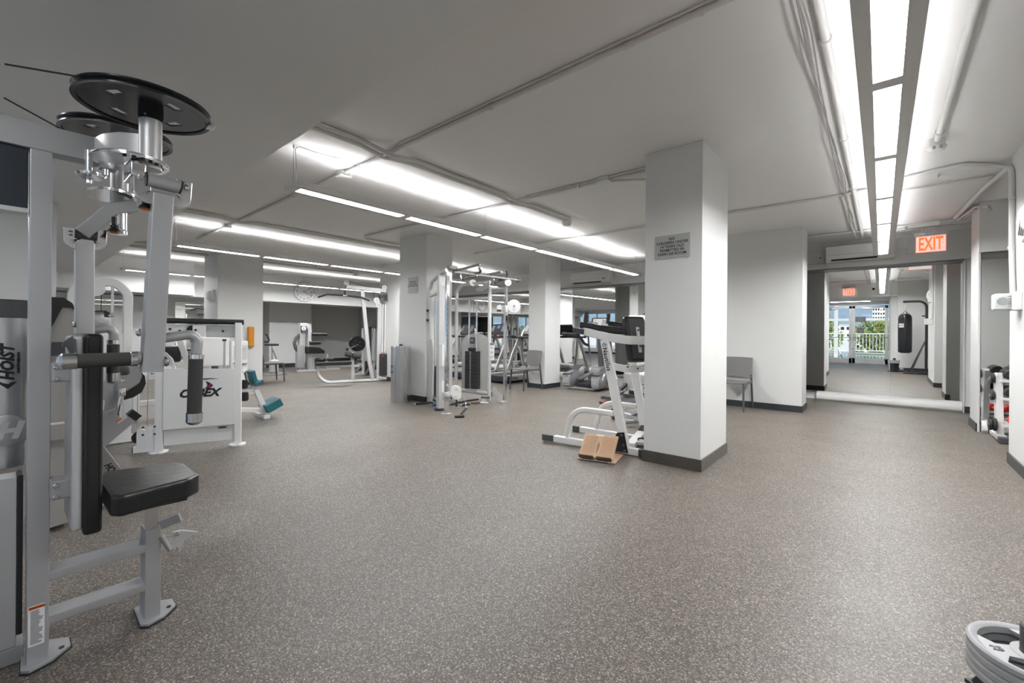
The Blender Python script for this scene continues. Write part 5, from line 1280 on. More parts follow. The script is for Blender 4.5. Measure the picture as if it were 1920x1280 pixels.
# ================================================================== stacking chairs
def make_chair(label, loc, rz):
    t = thing('stacking_chair', label, 'chair', loc, rz, 'grey plastic stacking chairs')
    # local frame: seat centre at origin, front is +x
    b = B(); bm = b.bm; n = 8; R_ = []
    W = .23
    for i in range(n+1):
        x = -.20 + .42*i/n; row = []
        for j in range(n+1):
            y = -W + 2*W*j/n; z = .45 - .016*math.cos(y/W*PI/2)*(1-abs(x)/.3) - .012*(i == n)
            row.append((x, y*(1-.04*(i/n)), z))
        R_.append(row)
    top = [[bm.verts.new(p) for p in r] for r in R_]; bot = [[bm.verts.new((p[0], p[1], p[2]-.022)) for p in r] for r in R_]
    for i in range(n):
        for j in range(n):
            bm.faces.new([top[i][j], top[i+1][j], top[i+1][j+1], top[i][j+1]]); bm.faces.new([bot[i][j], bot[i][j+1], bot[i+1][j+1], bot[i+1][j]])
    for i in range(n):
        for A, Bq in ((0, 0), (n, n)):
            bm.faces.new([top[i][A], top[i+1][A], bot[i+1][A], bot[i][A]]); bm.faces.new([top[A][i], top[A][i+1], bot[A][i+1], bot[A][i]])
    obj('seat', b, 'greyp', t)
    b = B(); bm = b.bm; rows = []
    for i in range(n+1):
        z = .50 + .32*i/n; row = []
        for j in range(n+1):
            y = (-W + 2*W*j/n)*(1-.03*i/n); x = -.205 - .055*(i/n) - .03*(1-(y/W)**2)
            row.append((x, y, z + (.006*math.cos(y/W*PI/2) if i == n else 0)))
        rows.append(row)
    f = [[bm.verts.new(p) for p in r] for r in rows]; k_ = [[bm.verts.new((p[0]-.014, p[1], p[2])) for p in r] for r in rows]
    for i in range(n):
        for j in range(n):
            bm.faces.new([f[i][j], f[i][j+1], f[i+1][j+1], f[i+1][j]]); bm.faces.new([k_[i][j], k_[i+1][j], k_[i+1][j+1], k_[i][j+1]])
        for A in (0, n):
            bm.faces.new([f[i][A], f[i+1][A], k_[i+1][A], k_[i][A]]); bm.faces.new([f[A][i], f[A][i+1], k_[A][i+1], k_[A][i]])
    obj('backrest', b, 'greyp', t)
    for s in (-1, 1):
        b = B(); b.sweep([V(-.29, s*.225, 0), V(-.235, s*.218, .44), V(-.222, s*.215, .55)], rrect(.028, .036, .008), up=(1, 0, 0)); obj('leg', b, 'charc', t)
        b = B(); b.sweep([V(.235, s*.222, 0), V(.205, s*.212, .437)], rrect(.028, .036, .008), up=(1, 0, 0), scale=[.75, 1.15]); obj('leg', b, 'charc', t)
        b = B(); b.bar([V(.20, s*.212, .425), V(-.23, s*.215, .425)], .022, .035, .006); obj('side_rail', b, 'charc', t)
    return t
c1 = make_chair('grey plastic chair by the leftmost full pillar, seen side on', (-11.09, 4.20, 0), R(90))
copy_tree(c1, loc=(-5.79, 7.28, 0), rotz=R(-100), label='grey plastic chair between the cable machine and the slim middle pillar', group='grey plastic stacking chairs')
copy_tree(c1, loc=(-1.83, 7.70, 0), rotz=R(-92), label='grey plastic chair half hidden by the nearest pillar, against the white wall', group='grey plastic stacking chairs')

# ================================================================== vertical knee raise station beside the nearest pillar
t = thing('knee_raise_station', 'white dip and knee raise station with black arm pads, left of the nearest pillar', 'gym machine', (-2.2, 4.2, 0), world=True)
uV = V(.990, .142, 0); nV = V(.142, -.990, 0)
def side(pl0, z=0):
    pass
# near side frame
b = B(); b.bar([(-2.700,3.909,0.051), (-1.783,4.040,0.037)], .065, .065, .006); b.bm.transform(Matrix.Translation((0, 0, 0))); obj('base_tube', b, 'white', t)
obj('end_cap', B().bar([(-2.829,3.890,0.053), (-2.694,3.910,0.052)], .07, .07, .006), 'charc', t)
obj('end_cap', B().bar([(-1.788,4.039,0.037), (-1.753,4.045,0.036)], .07, .07, .004), 'charc', t)
b = B(); b.bar([(-2.550,3.930,0.092), (-2.486,3.939,0.399), (-2.049,4.002,0.387)], .055, .055, .012, up=tuple(nV), fil=.20); obj('side_loop', b, 'white', t)
b = B(); b.bar([(-1.918,4.021,0.029), (-2.143,3.989,1.126)], .065, .085, .012, up=tuple(uV)); mu = obj('slanted_upright', b, 'white', t)
b = B(); P = [V(*p) for p in ((-1.989,3.970,0.208), (-1.920,3.980,0.221), (-1.879,3.986,0.022), (-2.071,3.958,0.022), (-2.071,3.958,0.049))]; b.prism(P, (0, 0, 0), -nV*.008); gp = obj('gusset_plate', b, 'navy', t)
for q in ((-1.945,3.974,0.187), (-1.925,3.977,0.095), (-1.910,3.980,0.039), (-2.048,3.960,0.042)): obj('bolt', B().bolt(V(*q), nV, .013, .008), 'charc', gp)
# far side frame
b = B(); b.bar([(-2.775,4.561,0.034), (-1.929,4.682,0.009)], .065, .065, .006); obj('base_tube', b, 'white', t)
obj('end_cap', B().bar([(-2.858,4.549,0.038), (-2.768,4.562,0.035)], .07, .07, .006), 'charc', t)
b = B(); b.bar([(-2.567,4.591,0.070), (-2.512,4.599,0.390), (-2.096,4.658,0.373)], .055, .055, .012, up=tuple(nV), fil=.20); obj('side_loop', b, 'white', t)
b = B(); b.bar([(-1.992,4.673,0.042), (-2.174,4.647,1.082)], .065, .085, .012, up=tuple(uV)); obj('slanted_upright', b, 'white', t)
b = B(); P = [V(*p) for p in ((-2.033,4.627,0.175), (-1.964,4.637,0.183), (-1.931,4.641,-0.002), (-2.105,4.616,0.025))]; b.prism(P, (0, 0, 0), -nV*.008); obj('gusset_plate', b, 'charc', t)
b = B(); b.bar([(-1.920,4.122,0.062), (-2.018,4.619,0.090)], .09, .05, .006); cp = obj('rear_cross_tube', b, 'white', t)
# curved arm supports
b = B(); b.bar([(-2.372,3.956,1.216), (-2.109,3.993,1.153), (-1.933,4.059,1.126), (-1.810,4.198,1.124), (-1.837,4.437,1.132), (-2.036,4.667,1.154)], .045, .085, .008, fil=.14); ar = obj('arm_support', b, 'white', t)
b = B(); b.bar([(-2.498,4.601,1.332), (-2.036,4.667,1.154)], .045, .07, .008); obj('arm_support', b, 'white', t)
b = B(); b.bar([(-2.081,4.038,0.860), (-1.965,4.075,0.836), (-1.876,4.229,0.830), (-1.858,4.454,0.839), (-2.092,4.659,0.854)], .04, .07, .008, fil=.12); obj('lower_brace', b, 'white', t)
for q in ((-1.906,4.023,0.863), (-1.867,4.170,0.840)): obj('bolt', B().bolt(V(*q), nV, .010, .008), 'black', t)
pq = [V(*p) for p in ((-2.474,3.911,1.251), (-2.349,3.929,1.232), (-2.355,3.928,1.177), (-2.480,3.910,1.195))]
b = B(); b.prism(pq, (0, 0, 0), -nV*.03); bmesh.ops.bevel(b.bm, geom=b.bm.edges[:], offset=.004, segments=2, affect='EDGES'); hp_ = obj('handle_plate', b, 'charc', t)
for q in ((-2.442,3.912,1.222), (-2.377,3.922,1.205)): obj('bolt', B().bolt(V(*q), nV, .010, .008), 'black', hp_)
# handles
def hgrip(p0, p1, r=.021):
    p0, p1 = V(*p0), V(*p1); g = obj('hand_grip', B().cyl(p0, p1, r, n=18, bev=.005), 'foam', t); return g
hgrip((-2.364,3.977,1.305), (-2.352,3.979,1.416)); hgrip((-2.430,4.590,1.305), (-2.416,4.592,1.422))
hgrip((-2.627,3.939,1.184), (-2.431,3.967,1.166)); hgrip((-2.696,4.572,1.317), (-2.563,4.591,1.295))
b = B(); b.tube([(-2.577,3.957,1.161), (-2.425,3.978,1.149), (-2.378,3.985,1.082), (-2.331,3.992,1.065)], .014, 10, fil=.03); obj('lower_handle', b, 'black', t)
# arm pads
def pad(pts, w, h, name='arm_pad', bev=.02, up=(0, 0, 1)):
    b = B(); b.bar([V(*p) for p in pts], w, h, bev, up=up); return obj(name, b, 'vinyl', t)
a1 = pad([(-2.406,3.981,1.278), (-2.294,3.997,1.265), (-2.180,4.014,1.236)], .11, .065)
a2 = pad([(-2.201,4.031,1.242), (-2.083,4.058,1.223), (-1.982,4.092,1.222)], .12, .075)
pad([(-2.406,4.583,1.304), (-2.185,4.645,1.270)], .11, .065)
obj('pad_bracket', B().bar([(-2.164,4.006,1.192), (-2.062,4.041,1.169)], .05, .02, .004), 'black', t)
# back pad
q = V(*(-1.973,4.346,1.133)); 
b = B(); b.box((-.13, -.040, -.245), (.13, .040, .245), .035, 4); b.bm.transform(Matrix.Translation(q) @ Matrix.Rotation(R(62), 4, 'Z') @ Matrix.Rotation(R(-12), 4, 'X')); bp = obj('back_pad', b, 'vinyl', t)
b = B(); b.box((-.095, -.047, -.21), (.11, -.038, .21), .004); b.bm.transform(Matrix.Translation(q) @ Matrix.Rotation(R(62), 4, 'Z') @ Matrix.Rotation(R(-12), 4, 'X')); obj('pad_backing', b, 'charc', bp)
for z in (.07, -.10):
    b = B(); b.box((-.02, -.056, z-.05), (.02, -.046, z+.05), .008); b.bm.transform(Matrix.Translation(q) @ Matrix.Rotation(R(62), 4, 'Z') @ Matrix.Rotation(R(-12), 4, 'X')); tb = obj('mounting_tab', b, 'white', bp)
    b = B(); b.cyl((0, -.056, z+.015), (0, -.064, z+.015), .010, n=10); b.bm.transform(Matrix.Translation(q) @ Matrix.Rotation(R(62), 4, 'Z') @ Matrix.Rotation(R(-12), 4, 'X')); obj('tab_bolt', b, 'black', tb)
# lettering down the upright
top_ = V(*(-2.117,3.944,1.031)); bot_ = V(*(-2.069,3.951,0.818)); dd_ = (bot_-top_).normalized()
top2 = V(*(-2.124,3.943,1.071))
obj('lettering', text_bm('Nautilus', .062, (V(*(-2.122,3.943,1.041))+V(*(-2.071,3.950,0.823)))/2, dd_, nV.cross(dd_), .0008, bold=.0016, space=1.12), 'ink', mu)
b = B(); b.tube([top2 + (uV*math.cos(a)+V(0, 0, 1)*math.sin(a))*.022*(1-a/16) for a in [k*.4 for k in range(22)]], .0025, 6); obj('shell_mark', b, 'ink', mu)

# ================================================================== tan slant board
t = thing('slant_board', 'tan plastic slant board with ribbed surface on the floor by the nearest pillar', 'slant board', (-2.05, 3.72, 0), R(14))
obj('base_plate', B().box((-.17, -.14, .0), (.19, .20, .012), .004), 'tan', t)
L = .29; tilt = R(36)
Mx = Matrix.Translation((0, -.13, .028)) @ Matrix.Rotation(tilt, 4, 'X')
b = B(); b.box((-.165, 0, -.012), (.165, L, .012), .022, 3); b.bm.transform(Mx); bd = obj('foot_board', b, 'tan', t)
for s in (-1, 1):
    for k in range(13):
        b = B(); b.box((s*.085-.058, .04+k*.017, .0115), (s*.085+.058, .046+k*.017, .0145), .001, 1); b.bm.transform(Mx); obj('rib', b, 'tan', bd)
b = B(); b.prism([V(-.004, .06, .0118), V(.004, .06, .0118), V(.012, .15, .0118), V(0, .2, .0118), V(-.012, .15, .0118)], (0, 0, 0), (0, 0, .001)); b.bm.transform(Mx); obj('centre_slot', b, 'tand', bd)
b = B(); b.box((-.05, .265, .0118), (.03, .275, .0135)); b.bm.transform(Mx); obj('printed_mark', b, 'paper', bd)
for s in (-1, 1):
    b = B(); b.box((s*.085-.07, -.012, -.01), (s*.085+.07, .002, .045), .008); b.bm.transform(Mx); obj('toe_stop', b, 'tand', bd)
b = B(); b.cyl((-.12, -.150, .014), (.12, -.150, .014), .006, n=12); obj('hinge_rod', b, 'steel', t)
b = B(); b.bar([V(0, .06, .02), V(0, .09, .13)], .2, .012, .002); obj('prop', b, 'tan', t)
b = B(); b.box((-.0, 0, 0), (.1, .1, .1))
# white folded step behind the station
t = thing('white_box_step', 'small white grey box with a handle between the feet of the knee raise station', 'box', (-1.86, 4.30, 0), R(30))
obj('box_body', B().box((-.15, -.06, .0), (.15, .06, .09), .01), 'whitep', t)
obj('carry_handle', B().tube([(-.05, 0, .09), (-.05, 0, .115), (.05, 0, .115), (.05, 0, .09)], .008, 8, fil=.02), 'black', t)
obj('printed_label', B().box((-.08, -.0615, .025), (.0, -.0595, .06)), 'greyp', t)

# ================================================================== treadmills facing the mirror
M['tread'] = mat('silver grey treadmill shell', (.42, .415, .40), .35, metal=.3)
M['belt'] = mat('running belt', (.03, .03, .032), .65)
def make_treadmill(label, loc, rz=0):
    t = thing('treadmill', label, 'treadmill', loc, rz, 'treadmills facing the mirror')
    # local: front (console) at +y; deck from y=-1.0 to .7
    obj('deck', B().box((-.40, -1.02, .06), (.40, .62, .17), .02), 'tread', t)
    obj('belt', B().box((-.26, -1.0, .172), (.26, .55, .182)), 'belt', t)
    obj('rear_cap', B().box((-.41, -1.06, .04), (.41, -.90, .185), .03), 'navy', t)
    for s in (-1, 1):
        obj('side_rail', B().box((s*.40-.08 if s > 0 else -.40, -.95, .165), (.40 if s > 0 else -.32, .55, .20), .01), 'silverl', t)
        b = B(); b.bar(fillet([V(s*.40, -.10, .18), V(s*.41, .12, .62), V(s*.40, .40, 1.10)], .7, 8), .10, .05, .015, up=(1, 0, 0)); obj('upright', b, 'tread', t)
        b = B(); b.bar(fillet([V(s*.40, .60, .18), V(s*.41, .50, .62), V(s*.40, .44, 1.08)], .6, 8), .08, .045, .015, up=(1, 0, 0)); obj('upright', b, 'tread', t)
        b = B(); b.tube([(s*.40, .45, 1.10), (s*.40, -.02, 1.08)], .028, 12); obj('handrail', b, 'black', t)
        b = B(); b.bar(fillet([V(s*.36, .42, 1.12), V(s*.33, .46, 1.25), V(s*.20, .50, 1.38)], .1), .05, .025, .008, up=(0, 1, 0)); obj('console_arm', b, 'silverl', t)
    b = B(); b.box((-.38, .35, .17), (.38, .80, .32), .09, 4); obj('motor_cover', b, 'silverl', t)
    b = B(); b.bar([V(-.40, .36, 1.09), V(.40, .36, 1.09)], .10, .06, .02); obj('crossbar', b, 'black', t)
    b = B(); b.box((-.27, -.03, -.17), (.27, .03, .17), .025, 3); b.bm.transform(Matrix.Translation((0, .46, 1.30)) @ Matrix.Rotation(R(-28), 4, 'X')); c = obj('console', b, 'black', t)
    b = B(); b.box((-.05, -.036, .02), (.05, -.030, .11)); b.bm.transform(Matrix.Translation((0, .46, 1.30)) @ Matrix.Rotation(R(-28), 4, 'X')); obj('screen', b, 'screen', c)
    for s in (-1, 1):
        b = B(); b.box((s*.19-.05, -.036, -.08), (s*.19+.05, -.030, .10)); b.bm.transform(Matrix.Translation((0, .46, 1.30)) @ Matrix.Rotation(R(-28), 4, 'X')); obj('button_panel', b, 'greyp', c)
    obj('stop_button', B().cyl((.12, .30, 1.11), (.12, .30, 1.14), .03, n=14), 'orange', t)
    obj('stop_cord', B().tube([(.16, .30, 1.13), (.20, .26, 1.07), (.21, .24, 1.02)], .006, 6), 'red', t)
    obj('brand_lettering', text_bm('FITNEX', .075, (.4015, -.75, .115), (0, 1, 0), (0, 0, 1), .001, bold=.002, shear=.2), 'ink', t)
    return t
tm = make_treadmill('grey treadmill nearest the slim middle pillar, its lettered side showing', (-7.05, 8.72, 0))
copy_tree(tm, loc=(-8.25, 8.70, 0), label='grey treadmill seen through the right half of the cable machine', group='treadmills facing the mirror')
copy_tree(tm, loc=(-9.50, 8.70, 0), label='grey treadmill farthest left, behind the pull-up bar of the cable machine', group='treadmills facing the mirror')
solo('tv_monitor', B().box((-10.25, 9.60, 1.22), (-9.55, 9.66, 1.72), .01), 'lcd', 'black television panel behind the treadmills', 'television')
solo('tv_stand', B().cyl((-9.9, 9.63, 0), (-9.9, 9.63, 1.22), .03, n=12).box((-10.1, 9.5, 0), (-9.7, 9.76, .03), .01), 'black', 'thin stand carrying the black television behind the treadmills', 'stand')

# ================================================================== elliptical trainers
M['ell'] = mat('metallic silver shell', (.55, .56, .57), .22, metal=.7)
def make_elliptical(label, loc, rz=0):
    t = thing('elliptical_trainer', label, 'elliptical trainer', loc, rz, 'elliptical trainers facing the mirror')
    # local: user faces +y; two silver pods at the back (y<0)
    for s in (-1, 1):
        b = B(); prof = [(-.52, .05), (-.56, .12), (-.54, .30), (-.48, .34), (-.10, .37), (.10, .50), (.22, .46), (.24, .20), (.14, .06)]
        b.loops([[V(s*.33-.085, y, z) for y, z in prof], [V(s*.33+.085, y, z) for y, z in prof]]); bmesh.ops.bevel(b.bm, geom=b.bm.edges[:], offset=.022, segments=2, affect='EDGES')
        p = obj('rear_pod', b, 'ell', t)
        b = B(); b.sweep(fillet([V(s*.33, -.54, .335), V(s*.33, -.12, .378), V(s*.33, .06, .49), V(s*.33, .20, .49)], .1), rrect(.15, .03, .01)); obj('pod_top', b, 'charc', p)
        b = B(); b.lathe((s*.33+s*.085, -.12, .22), (s, 0, 0), [(.20, 0), (.19, .02), (.15, .035), (0, .04)], 32, False); b.bm.transform(Matrix.Translation((0, -.12, .22)) @ Matrix.Diagonal((1, 1.15, .80, 1)) @ Matrix.Translation((0, .12, -.22))); obj('wheel_cover', b, 'ell', p)
        if s > 0: obj('brand_lettering', text_bm('FITNEX', .065, (s*.456, -.10, .21), (0, 1, 0), (0, 0, 1), .001, bold=.003), 'ink', p)
        b = B(); b.bar([V(s*.15, -.30, .20), V(s*.14, .42, .32)], .13, .035, .012); obj('pedal', b, 'charc', t)
        b = B(); b.tube(fillet([V(s*.24, .62, .25), V(s*.27, .50, .90), V(s*.26, .42, 1.20), V(s*.24, .36, 1.60)], .2), .020, 12); mv = obj('moving_arm', b, 'charc', t)
        b = B(); b.cyl((s*.248, .385, 1.36), (s*.238, .35, 1.64), .026, n=14, bev=.005); obj('arm_grip', b, 'foam', mv)
        b = B(); b.tube([(s*.24, .60, .30), (s*.15, .30, .78)], .018, 10); obj('link_rod', b, 'chrome', t)
    b = B(); b.box((-.24, .30, .04), (.24, .78, .46), .12, 4); obj('front_housing', b, 'ell', t)
    b = B(); b.box((-.30, -.50, .02), (.30, -.44, .06), .01); obj('rear_foot', b, 'steel', t)
    b = B(); b.box((-.16, -.40, .06), (.16, .40, .16), .03); obj('centre_frame', b, 'black', t)
    b = B(); b.bar([V(0, .58, .40), V(0, .50, 1.32)], .12, .08, .02, up=(0, 1, 0)); obj('mast', b, 'charc', t)
    b = B(); b.box((-.20, -.03, -.13), (.20, .03, .13), .025, 3); b.bm.transform(Matrix.Translation((0, .46, 1.44)) @ Matrix.Rotation(R(-25), 4, 'X')); c = obj('console', b, 'black', t)
    b = B(); b.box((-.15, -.035, -.09), (.15, -.029, .09)); b.bm.transform(Matrix.Translation((0, .46, 1.44)) @ Matrix.Rotation(R(-25), 4, 'X')); obj('screen', b, 'silverl', c)
    b = B(); b.tube(fillet([V(-.30, .30, 1.14), V(-.20, .44, 1.14), V(.20, .44, 1.14), V(.30, .30, 1.14)], .06), .018, 10); obj('fixed_handlebar', b, 'black', t)
    return t
el = make_elliptical('silver elliptical trainer with lettered round cover, next to the slim middle pillar', (-4.86, 8.42, 0), R(6))
copy_tree(el, loc=(-3.62, 8.55, 0), rotz=0, label='elliptical trainer seen through the frame of the knee raise station', group='elliptical trainers facing the mirror')
# stepper and rowing / ab machines beyond the knee raise station
t = thing('stepper', 'grey stepper with two wide pedals behind the knee raise station', 'stepper', (-3.35, 6.95, 0), R(0))
for s in (-1, 1):
    obj('pedal', B().bar([V(s*.20, -.25, .10+.08*(s > 0)), V(s*.20, .20, .17+.12*(s > 0))], .22, .05, .015), 'charc', t)
    obj('pedal_arm', B().bar([V(s*.20, .15, .16), V(s*.14, .55, .35)], .05, .05, .01), 'black', t)
b = B(); b.box((-.25, .40, .02), (.25, .80, .55), .10, 4); obj('front_housing', b, 'tread', t)
obj('base', B().box((-.30, -.35, 0), (.30, .85, .05), .015), 'charc', t)
obj('mast', B().bar([V(0, .62, .5), V(0, .55, 1.25)], .08, .08, .02, up=(0, 1, 0)), 'charc', t)
b = B(); b.box((-.2, -.03, -.16), (.2, .03, .16), .03, 3); b.bm.transform(Matrix.Translation((0, .50, 1.38)) @ Matrix.Rotation(R(-22), 4, 'X')); obj('console', b, 'silverl', t)
obj('red_label', B().box((-.24, -.30, .02), (-.14, -.352, .045)), 'red', t)
t = thing('adjustable_bench', 'low silver bench with wheels behind the knee raise station', 'bench', (-2.45, 5.35, 0), R(-32))
obj('main_beam', B().bar([V(-.45, 0, .10), V(.75, 0, .12)], .06, .06, .008), 'silver', t)
obj('cross_foot', B().bar([V(.05, -.3, .06), V(.05, .3, .06)], .05, .05, .02), 'silverl', t)
obj('wheel_bracket', B().bar([V(-.45, 0, .10), V(-.22, 0, .12)], .07, .09, .02), 'silverl', t)
for s in (-1, 1): obj('wheel', B().cyl((-.45, s*.03-.012, .075), (-.45, s*.03+.012, .075), .075, n=24, bev=.01), 'rubber', t)
obj('incline_arm', B().bar([V(.0, 0, .16), V(.45, 0, .34)], .08, .06, .008), 'silver', t)
obj('seat_post', B().bar([V(.35, 0, .12), V(.35, 0, .42)], .06, .06, .008, up=(1, 0, 0)), 'silver', t)
obj('pivot_plate', B().box((.28, -.06, .30), (.45, .06, .40), .02), 'silverl', t)
obj('bench_pad', B().box((.10, -.15, .42), (1.0, .15, .49), .025, 3), 'vinyl', t)

# ================================================================== dumbbell rack in the niche on the right
t = thing('dumbbell_rack', 'white dumbbell rack in the mirrored niche beyond the near right column', 'dumbbell rack', (1.15, 7.5, 0), world=True)
XR = 1.06
obj('end_post', B().bar([V(XR, 7.56, .05), V(XR, 7.66, .76)], .06, .14, .006, up=(0, 1, 0)), 'white', t)
obj('end_post', B().bar([V(2.25, 7.56, .05), V(2.25, 7.66, .76)], .06, .14, .006, up=(0, 1, 0)), 'white', t)
obj('foot', B().bar([V(XR, 7.30, .035), V(XR, 7.86, .035)], .08, .05, .006), 'white', t)
obj('foot_cap', B().box((XR-.05, 7.22, 0), (XR+.06, 7.32, .07), .01), 'charc', t)
obj('foot_cap', B().box((XR-.05, 7.85, 0), (XR+.06, 7.90, .07), .01), 'charc', t)
obj('foot', B().bar([V(2.25, 7.30, .035), V(2.25, 7.86, .035)], .08, .05, .006), 'white', t)
tiers = [(.16, 7.50), (.46, 7.56), (.66, 7.62)]
for z, y in tiers:
    for dy in (-.10, .10): obj('shelf_rail', B().bar([V(XR, y+dy, z-.01-dy*.25), V(2.25, y+dy, z-.01-dy*.25)], .035, .03, .004), 'white', t)
def make_dumbbell(label, loc, rot, m, r=.055, L=.20, group='dumbbells'):
    t = thing('dumbbell', label, 'dumbbell', loc, 0, group); t.rotation_euler = rot
    obj('handle', B().cyl((0, -L/2+.03, 0), (0, L/2-.03, 0), .015, n=14), m if m == 'red' else 'chrome', t)
    for s in (-1, 1):
        n = 6 if m == 'red' else 22
        b = B(); b.lathe((0, s*(L/2-.045), 0), (0, s, 0), [(r*.8, 0), (r, .012), (r, .05), (r*.75, .062), (0, .062)], n, True); obj('head', b, m, t)
    return t
k = 0
top_lb = ['leftmost black dumbbell on the top tier of the rack', 'second black dumbbell from the left on the top tier of the rack', 'third black dumbbell from the left on the top tier', 'fourth dumbbell on the top tier of the rack', 'fifth dumbbell on the top tier of the rack', 'sixth dumbbell on the top tier of the rack']
d0 = make_dumbbell(top_lb[0], (1.14, 7.62, .757), (0, 0, 0), 'rubber', .062, .22, 'black dumbbells')
for i in range(1, 5): copy_tree(d0, loc=(1.14+.145*i, 7.62, .757), label=top_lb[i], group='black dumbbells')
mid_lb = ['leftmost black dumbbell on the middle tier of the rack', 'second black dumbbell on the middle tier of the rack', 'third black dumbbell on the middle tier of the rack', 'fourth black dumbbell on the middle tier of the rack']
for i in range(4): copy_tree(d0, loc=(1.14+.145*i, 7.56, .557), label=mid_lb[i], group='black dumbbells')
r0 = make_dumbbell('red dumbbell lying askew on the lowest tier of the rack', (1.17, 7.44, .235), (R(-12), 0, R(-28)), 'red', .045, .19, 'red dumbbells')
copy_tree(r0, loc=(1.33, 7.47, .235), label='second red dumbbell on the lowest tier, nearly cut by the near column', group='red dumbbells')
# black weight plates on pegs at the rack end
def peg_plate(label, c, r, w=.03, n=2):
    t = thing('weight_plate', label, 'weight plate', c, world=True, group='small plates on the rack end pegs')
    c = V(*c); obj('plate', B().lathe(c-V(w/2, 0, 0), (1, 0, 0), [(r*.9, 0), (r, .006), (r, w-.006), (r*.9, w)], 28), 'rubber', t); obj('plate_hub', B().cyl(c-V(w/2+.01, 0, 0), c+V(w/2, 0, 0), r*.28, n=16), 'chrome', t)
peg_plate('black plate on the upper peg at the end of the dumbbell rack', (XR-.055, 7.60, .70), .062)
peg_plate('black plate on the second peg at the end of the dumbbell rack', (XR-.055, 7.58, .50), .058)
peg_plate('outer black plate low on the foot of the dumbbell rack', (XR-.085, 7.47, .17), .065)
peg_plate('inner black plate low on the foot of the dumbbell rack', (XR-.050, 7.47, .175), .075)
# taller storage rack on the niche's right, seen past the column
t = thing('storage_rack', 'tall white sloping rack with dark weights, just visible past the near right column', 'rack', (1.9, 7.6, 0), world=True)
for x in (1.62, 2.3): obj('leaning_post', B().bar([V(x, 7.95, .05), V(x-.02, 7.80, 1.75)], .06, .07, .006, up=(0, 1, 0)), 'white', t)
for z in (1.0, 1.25, 1.5): obj('shelf', B().bar([V(1.6, 7.80, z), V(2.3, 7.80, z)], .14, .02, .003), 'greyp', t)
for z in (1.02, 1.27, 1.52):
    for i in range(4): obj('kettle_weight', B().cyl((1.64+.16*i, 7.76, z+.05), (1.64+.16*i, 7.86, z+.05), .05, n=18, bev=.008), 'rubber', t)

# ================================================================== grey plates on a floor tree, cut by the lower right corner
PX, PY = .322, 1.755
t = thing('plate_stand', 'black metal stand under the stacked grey plates in the lower right corner', 'stand', (PX, PY, 0), world=True)
sq = lambda r, z, a0: [V(PX+r*math.cos(a0+k*PI/2), PY+r*math.sin(a0+k*PI/2), z) for k in range(4)]
A0_ = R(0)
b = B(); b.loops([sq(.138, .217, A0_), sq(.138, .227, A0_)]); obj('top_flange', b, 'iron', t)
b = B(); b.loops([sq(.126, .227, A0_), sq(.100, .271, A0_)]); obj('tapered_collar', b, 'iron', t)
b = B(); b.loops([sq(.11, .0, A0_), sq(.11, .217, A0_)]); obj('body', b, 'iron', t)
b = B(); b.loops([sq(.16, .0, A0_), sq(.16, .02, A0_)]); obj('floor_plate', b, 'iron', t)
obj('post', B().cyl((PX, PY, .19), (PX, PY, .428), .037, n=32, bev=.004), 'charc', t)
M['plateg'] = mat('grey enamel weight plate', (.40, .405, .41), .5, metal=.1, bump=.12, bscale=90)
def grip_plate(z, label, marked=False):
    # olympic plate with three grip openings between spokes
    r = .136; th = .021
    t = thing('weight_plate', label, 'weight plate', (PX, PY, z), R(8), 'grey plates on the corner stand')
    obj('rim', B().loops_closed([(V(0, 0, h), q) for q, h in ((r*.80, .002), (r*.82, 0), (r*.97, 0), (r, .004), (r, th-.005), (r*.965, th), (r*.90, th), (r*.84, th-.005))], V(0, 0, 1), 72), 'plateg', t)
    obj('hub', B().loops_closed([(V(0, 0, h), q) for q, h in ((.038, 0), (r*.40, 0), (r*.40, th-.005), (.038, th-.005))], V(0, 0, 1), 48), 'plateg', t)
    for k in range(3):
        a0, a1 = R(120*k+162), R(120*k+228); n = 8
        b = B(); bm = b.bm; rows = []
        for i in range(n+1):
            a = a0+(a1-a0)*i/n; am = (a0+a1)/2
            rr = []
            for q in (r*.38, r*.6, r*.87):
                f = 1 if q < r*.5 else (.52 if q < r*.7 else .9)
                aa = am+(a-am)*f
                rr.append((q*math.cos(aa), q*math.sin(aa)))
            rows.append(rr)
        lo = [[bm.verts.new((x, y, .004)) for x, y in rr] for rr in rows]; hi = [[bm.verts.new((x, y, th-.006)) for x, y in rr] for rr in rows]
        for i in range(n):
            for j in range(2):
                bm.faces.new([hi[i][j], hi[i+1][j], hi[i+1][j+1], hi[i][j+1]]); bm.faces.new([lo[i][j], lo[i][j+1], lo[i+1][j+1], lo[i+1][j]])
        for j in range(2):
            bm.faces.new([lo[0][j], lo[0][j+1], hi[0][j+1], hi[0][j]]); bm.faces.new([lo[n][j], hi[n][j], hi[n][j+1], lo[n][j+1]])
        sp = obj('spoke', b, 'plateg', t)
        if marked and k == 0:
            am = (a0+a1)/2; p = V(.60*r*math.cos(am)*1.08, .60*r*math.sin(am)*1.08, th-.0055)
            d = V(math.sin(am), -math.cos(am), 0)
            obj('number', text_bm('25', .026, p, -V(math.cos(am), math.sin(am), 0), V(0,0,1).cross(-V(math.cos(am), math.sin(am), 0)), .0008, bold=.001), 'charc', sp)
    return t
for k, lb in enumerate(('lowest grey plate of the stack in the lower right corner', 'second grey plate from the bottom in the corner stack', 'third grey plate from the bottom in the corner stack')):
    grip_plate(.272+.0225*k, lb)
grip_plate(.272+.0225*3, 'top grey plate of the corner stack, marked 25 on its spoke', True)

